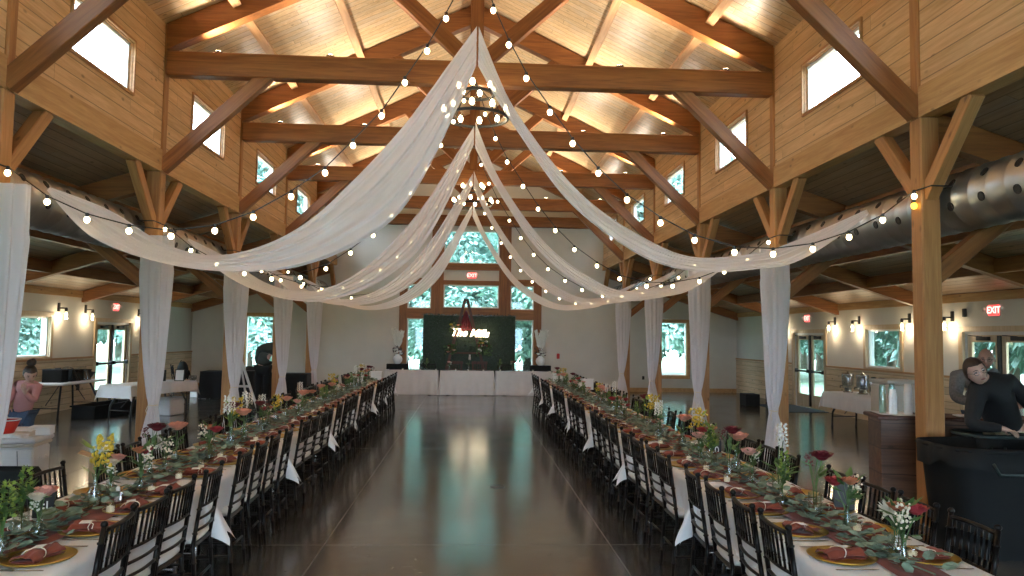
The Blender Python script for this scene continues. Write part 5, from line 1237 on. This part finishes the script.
BASE_E = [('pelvis', 'waist'), ('waist', 'chest'), ('chest', 'upper'), ('upper', 'neck'), ('neck', 'skull'), ('upper', 'shL'), ('shL', 'elL'), ('elL', 'wrL'), ('upper', 'shR'), ('shR', 'elR'), ('elR', 'wrR'), ('pelvis', 'hpL'), ('hpL', 'knL'), ('knL', 'anL'), ('anL', 'toL'), ('pelvis', 'hpR'), ('hpR', 'knR'), ('knR', 'anR'), ('anR', 'toR')]
TOP = ['pelvis', 'waist', 'chest', 'upper', 'collar', 'shL', 'elL', 'wrL', 'shR', 'elR', 'wrR']
LEGS = ['pelvis', 'hpL', 'knL', 'anL', 'hpR', 'knR', 'anR']
FEET = ['anL', 'toL']
def rotm(yaw, pitch, roll): return Euler((pitch, roll, yaw), 'XYZ').to_matrix().to_4x4()
# woman in black leaning over the bin
y0 = 7.30
J = {'pelvis': (V((5.20, y0+.12, .98)), (.17, .13)), 'waist': (V((5.12, y0+.06, 1.14)), (.16, .12)), 'chest': (V((4.98, y0-.02, 1.33)), (.18, .13)), 'upper': (V((4.92, y0-.05, 1.47)), (.14, .10)), 'neck': (V((4.84, y0-.10, 1.555)), .055), 'skull': (V((4.79, y0-.14, 1.62)), .055),
     'shL': (V((5.13, y0-.02, 1.50)), .075), 'elL': (V((5.28, y0-.16, 1.26)), .055), 'wrL': (V((5.10, y0-.36, 1.13)), .028),
     'shR': (V((4.76, y0-.10, 1.40)), .075), 'elR': (V((4.60, y0-.22, 1.08)), .055), 'wrR': (V((4.80, y0-.40, 1.07)), .028),
     'hpL': (V((5.30, y0+.12, .92)), .11), 'knL': (V((5.30, y0+.10, .50)), .07), 'anL': (V((5.30, y0+.16, .09)), .045), 'toL': (V((5.30, y0-.02, .035)), .035), 'hpR': (V((5.10, y0+.14, .92)), .11), 'knR': (V((5.08, y0+.12, .50)), .07), 'anR': (V((5.06, y0+.18, .09)), .045), 'toR': (V((5.06, y0+.0, .035)), .035)}
E_ = list(BASE_E); add_hand(J, E_, 'wrL', 'L', (-.75, -.25, -.35), (0, -.3, -1), 1, .6); add_hand(J, E_, 'wrR', 'R', (.85, -.2, -.3), (0, -.3, -1), -1, .5)
for k_ in J: J[k_] = (J[k_][0]+V((.20 if k_ not in ('neck', 'skull') else .13, 0, -.02 if k_[:2] not in ('an', 'to') else 0)), J[k_][1])
HM = Matrix.Translation(V((4.895, y0-.17, 1.575))) @ rotm(math.radians(-12), math.radians(4), math.radians(-22)) @ Matrix.Scale(1.12, 4)
person('woman in black sweater and glasses leaning over the big trash bin', (5.4, y0+.12, 0), J, E_, [('sweater', 'ktee', TOP, .02, {'wrL': .012, 'wrR': .012}), ('trousers', 'khaki', LEGS, .012, {'pelvis': .006}), ('shoe', 'black', ['anL', 'toL'], .012, {}), ('shoe', 'black', ['anR', 'toR'], .012, {})], 'skin', HM, True, long=True, glasses=True)
# bald man behind the bar
y0 = 9.05
J = {'pelvis': (V((6.32, y0, .93)), (.16, .12)), 'waist': (V((6.28, y0, 1.10)), (.165, .12)), 'chest': (V((6.22, y0-.04, 1.30)), (.19, .13)), 'upper': (V((6.18, y0-.06, 1.45)), (.15, .11)), 'neck': (V((6.22, y0-.09, 1.54)), .06), 'skull': (V((6.24, y0-.12, 1.60)), .06),
     'shL': (V((6.42, y0-.04, 1.44)), .075), 'elL': (V((6.50, y0-.25, 1.20)), .055), 'wrL': (V((6.40, y0-.45, 1.14)), .03), 'shR': (V((5.96, y0-.05, 1.43)), .08), 'elR': (V((5.84, y0-.18, 1.18)), .055), 'wrR': (V((5.96, y0-.48, 1.14)), .03),
     'hpL': (V((6.42, y0, .90)), .10), 'knL': (V((6.42, y0-.02, .50)), .065), 'anL': (V((6.42, y0+.04, .09)), .045), 'toL': (V((6.42, y0-.14, .035)), .035), 'hpR': (V((6.22, y0, .90)), .10), 'knR': (V((6.22, y0-.02, .50)), .065), 'anR': (V((6.22, y0+.04, .09)), .045), 'toR': (V((6.22, y0-.14, .035)), .035)}
E_ = list(BASE_E); add_hand(J, E_, 'wrL', 'L', (-.3, -.9, -.1), (0, 0, -1), 1, .4); add_hand(J, E_, 'wrR', 'R', (.4, -.8, -.1), (0, 0, -1), -1, .4)
HM = Matrix.Translation(V((6.26, y0-.15, 1.66))) @ rotm(math.radians(-35), math.radians(8), 0) @ Matrix.Scale(1.05, 4)
person('bald man in grey hoodie and glasses standing behind the bar', (6.32, y0, 0), J, E_, [('hoodie', 'grey', TOP, .022, {'wrL': .012, 'wrR': .012}), ('jeans', 'denim', LEGS, .012, {}), ('shoe', 'black', ['anL', 'toL'], .012, {}), ('shoe', 'black', ['anR', 'toR'], .012, {})], 'skin2', HM, False, glasses=True, specs='black')
# child-height person in pink by the cooler
y0 = 10.6; xx = -5.92
J = {'pelvis': (V((xx-.12, y0+.05, .72)), (.12, .10)), 'waist': (V((xx-.10, y0+.02, .85)), (.11, .09)), 'chest': (V((xx-.06, y0-.02, 1.0)), (.12, .09)), 'upper': (V((xx-.02, y0-.04, 1.10)), (.10, .075)), 'neck': (V((xx+.01, y0-.07, 1.165)), .042), 'skull': (V((xx+.03, y0-.10, 1.21)), .045),
     'shL': (V((xx+.12, y0-.05, 1.08)), .05), 'elL': (V((xx+.14, y0-.18, .90)), .035), 'wrL': (V((xx+.10, y0-.32, 1.02)), .022), 'shR': (V((xx-.18, y0-.03, 1.08)), .05), 'elR': (V((xx-.22, y0-.14, .88)), .035), 'wrR': (V((xx-.12, y0-.30, .82)), .022),
     'hpL': (V((xx-.04, y0+.05, .68)), .08), 'knL': (V((xx-.03, y0, .38)), .05), 'anL': (V((xx-.03, y0+.05, .08)), .035), 'toL': (V((xx-.03, y0-.10, .03)), .028), 'hpR': (V((xx-.20, y0+.05, .68)), .08), 'knR': (V((xx-.20, y0, .38)), .05), 'anR': (V((xx-.20, y0+.05, .08)), .035), 'toR': (V((xx-.20, y0-.10, .03)), .028)}
E_ = list(BASE_E); add_hand(J, E_, 'wrL', 'L', (0, -.5, .8), (0, 1, 0), 1, .7); add_hand(J, E_, 'wrR', 'R', (.3, -.8, -.3), (0, 0, -1), -1, .5)
HM = Matrix.Translation(V((xx+.04, y0-.12, 1.26))) @ rotm(math.radians(40), math.radians(35), 0) @ Matrix.Scale(.95, 4)
person('person with dark hair in a bun and pink top bending behind the cooler', (xx-.12, y0+.05, 0), J, E_, [('pink_top', 'pinkc', TOP, .014, {'wrL': .006, 'wrR': .006}), ('trousers', 'denim', LEGS, .010, {}), ('shoe', 'black', ['anL', 'toL'], .01, {}), ('shoe', 'black', ['anR', 'toR'], .01, {})], 'skin', HM, True, bun=True, long=False, glasses=False)
# person in dark jacket leaning at the black table
y0 = 20.15; xx = -5.30
J = {'pelvis': (V((xx-.08, y0, .95)), (.16, .13)), 'waist': (V((xx-.06, y0+.03, 1.12)), (.17, .13)), 'chest': (V((xx-.02, y0+.08, 1.32)), (.20, .14)), 'upper': (V((xx+.08, y0+.12, 1.50)), (.19, .13)), 'neck': (V((xx+.26, y0+.16, 1.56)), .06), 'skull': (V((xx+.34, y0+.20, 1.61)), .055),
     'shL': (V((xx+.26, y0+.10, 1.48)), .08), 'elL': (V((xx+.34, y0+.30, 1.22)), .055), 'wrL': (V((xx+.25, y0+.52, 1.02)), .03), 'shR': (V((xx-.18, y0+.10, 1.44)), .085), 'elR': (V((xx-.30, y0+.26, 1.14)), .06), 'wrR': (V((xx-.30, y0+.52, .90)), .03),
     'hpL': (V((xx+.02, y0, .90)), .10), 'knL': (V((xx+.03, y0, .50)), .065), 'anL': (V((xx+.03, y0-.04, .09)), .045), 'toL': (V((xx+.03, y0+.14, .035)), .035), 'hpR': (V((xx-.18, y0, .90)), .10), 'knR': (V((xx-.19, y0, .50)), .065), 'anR': (V((xx-.19, y0-.04, .09)), .045), 'toR': (V((xx-.19, y0+.14, .035)), .035)}
E_ = list(BASE_E); add_hand(J, E_, 'wrL', 'L', (0, .7, -.6), (0, 0, -1), 1, .4); add_hand(J, E_, 'wrR', 'R', (0, .7, -.6), (0, 0, -1), -1, .4)
HM = Matrix.Translation(V((xx+.40, y0+.24, 1.68))) @ rotm(PI+.3, math.radians(25), 0)
person('person in dark grey jacket leaning over the black-clothed table, back turned', (xx-.08, y0, 0), J, E_, [('jacket', 'jacket', TOP, .04, {'wrL': .012, 'wrR': .012}), ('trousers', 'blackc', LEGS, .03, {}), ('shoe', 'black', ['anL', 'toL'], .012, {}), ('shoe', 'black', ['anR', 'toR'], .012, {})], 'skin', HM, True, long=False, glasses=False)

# ------------------------------------------------------------------ trees outside
def make_tree(seed, h, rad, n):
    rr = random.Random(seed); t = thing('tree', 'x', 'tree'); m = MB()
    m.tube([(0, 0, -.3), (.08, .05, h*.35), (-.05, 0, h*.6), (0, 0, h*.9)], [.22, .16, .10, .03], 8)
    for k in range(7): a = k*2.4; z = h*(.25+.08*k); m.tube([(0, 0, z), (math.cos(a)*rad*.6, math.sin(a)*rad*.6, z+h*.12)], [.07, .02], 6)
    m.build('trunk', 'trunk', t, True); m = MB()
    blobs = [(Vector((rr.uniform(-.55, .55)*rad, rr.uniform(-.55, .55)*rad, h*rr.uniform(.22, .86))), rad*rr.uniform(.38, .6)) for _ in range(13)]
    for k in range(n):
        c, r = rr.choice(blobs); d = V((rr.gauss(0, 1), rr.gauss(0, 1), rr.gauss(0, 1))).normalized(); p = c+d*r*rr.uniform(.75, 1.05); p.z = max(p.z, .2)
        m.leafq(p, (d+V((rr.uniform(-.7, .7), rr.uniform(-.7, .7), rr.uniform(-.9, .3)))).normalized(), V((.3, .2, 1)), rr.uniform(.18, .38), .2)
    m.build('crown', 'tree', t); return t
trA, trB = make_tree(1, 8.5, 2.6, 14000), make_tree(2, 6.5, 2.8, 12000); kids(trA); kids(trB); tu = set()
def put_tree(k, x, y, lab, grp, sc):
    p = (trA, trB)[k]
    if k in tu: p = dup(p)
    tu.add(k); p.location = (x, y, -.3); p.rotation_euler = (0, 0, R.uniform(0, 6)); p.scale = (sc, sc, sc); p['label'] = lab; p['group'] = grp
for k in range(19): put_tree(k % 2, -17+1.9*k+R.uniform(-.5, .5), 40+R.uniform(-2, 2), 'leafy tree in the row across the lawn behind the back wall', 'trees behind the back wall', R.uniform(1.0, 1.3))
for k in range(11): put_tree((k+1) % 2, -18+3.6*k+R.uniform(-1, 1), 47+R.uniform(-2, 2), 'taller tree in the second row behind the back wall', 'second row of trees', R.uniform(1.4, 1.8))
for s in (1, -1):
    for k in range(15): put_tree(k % 2, s*(25+R.uniform(-1.5, 1.5)), 12+3.4*k, 'leafy tree seen through the side windows, %s' % ANCH[s], 'trees beside the hall', R.uniform(1.0, 1.3)*(1.35 if s > 0 else 1))
for k, (x, y) in enumerate(((14.5, 10), (15, 15.5), (15.5, 21), (16, 27))): put_tree(k % 2, x, y, 'tall tree close outside the upper windows on trash bin side', 'tall trees outside the upper windows', 1.65)
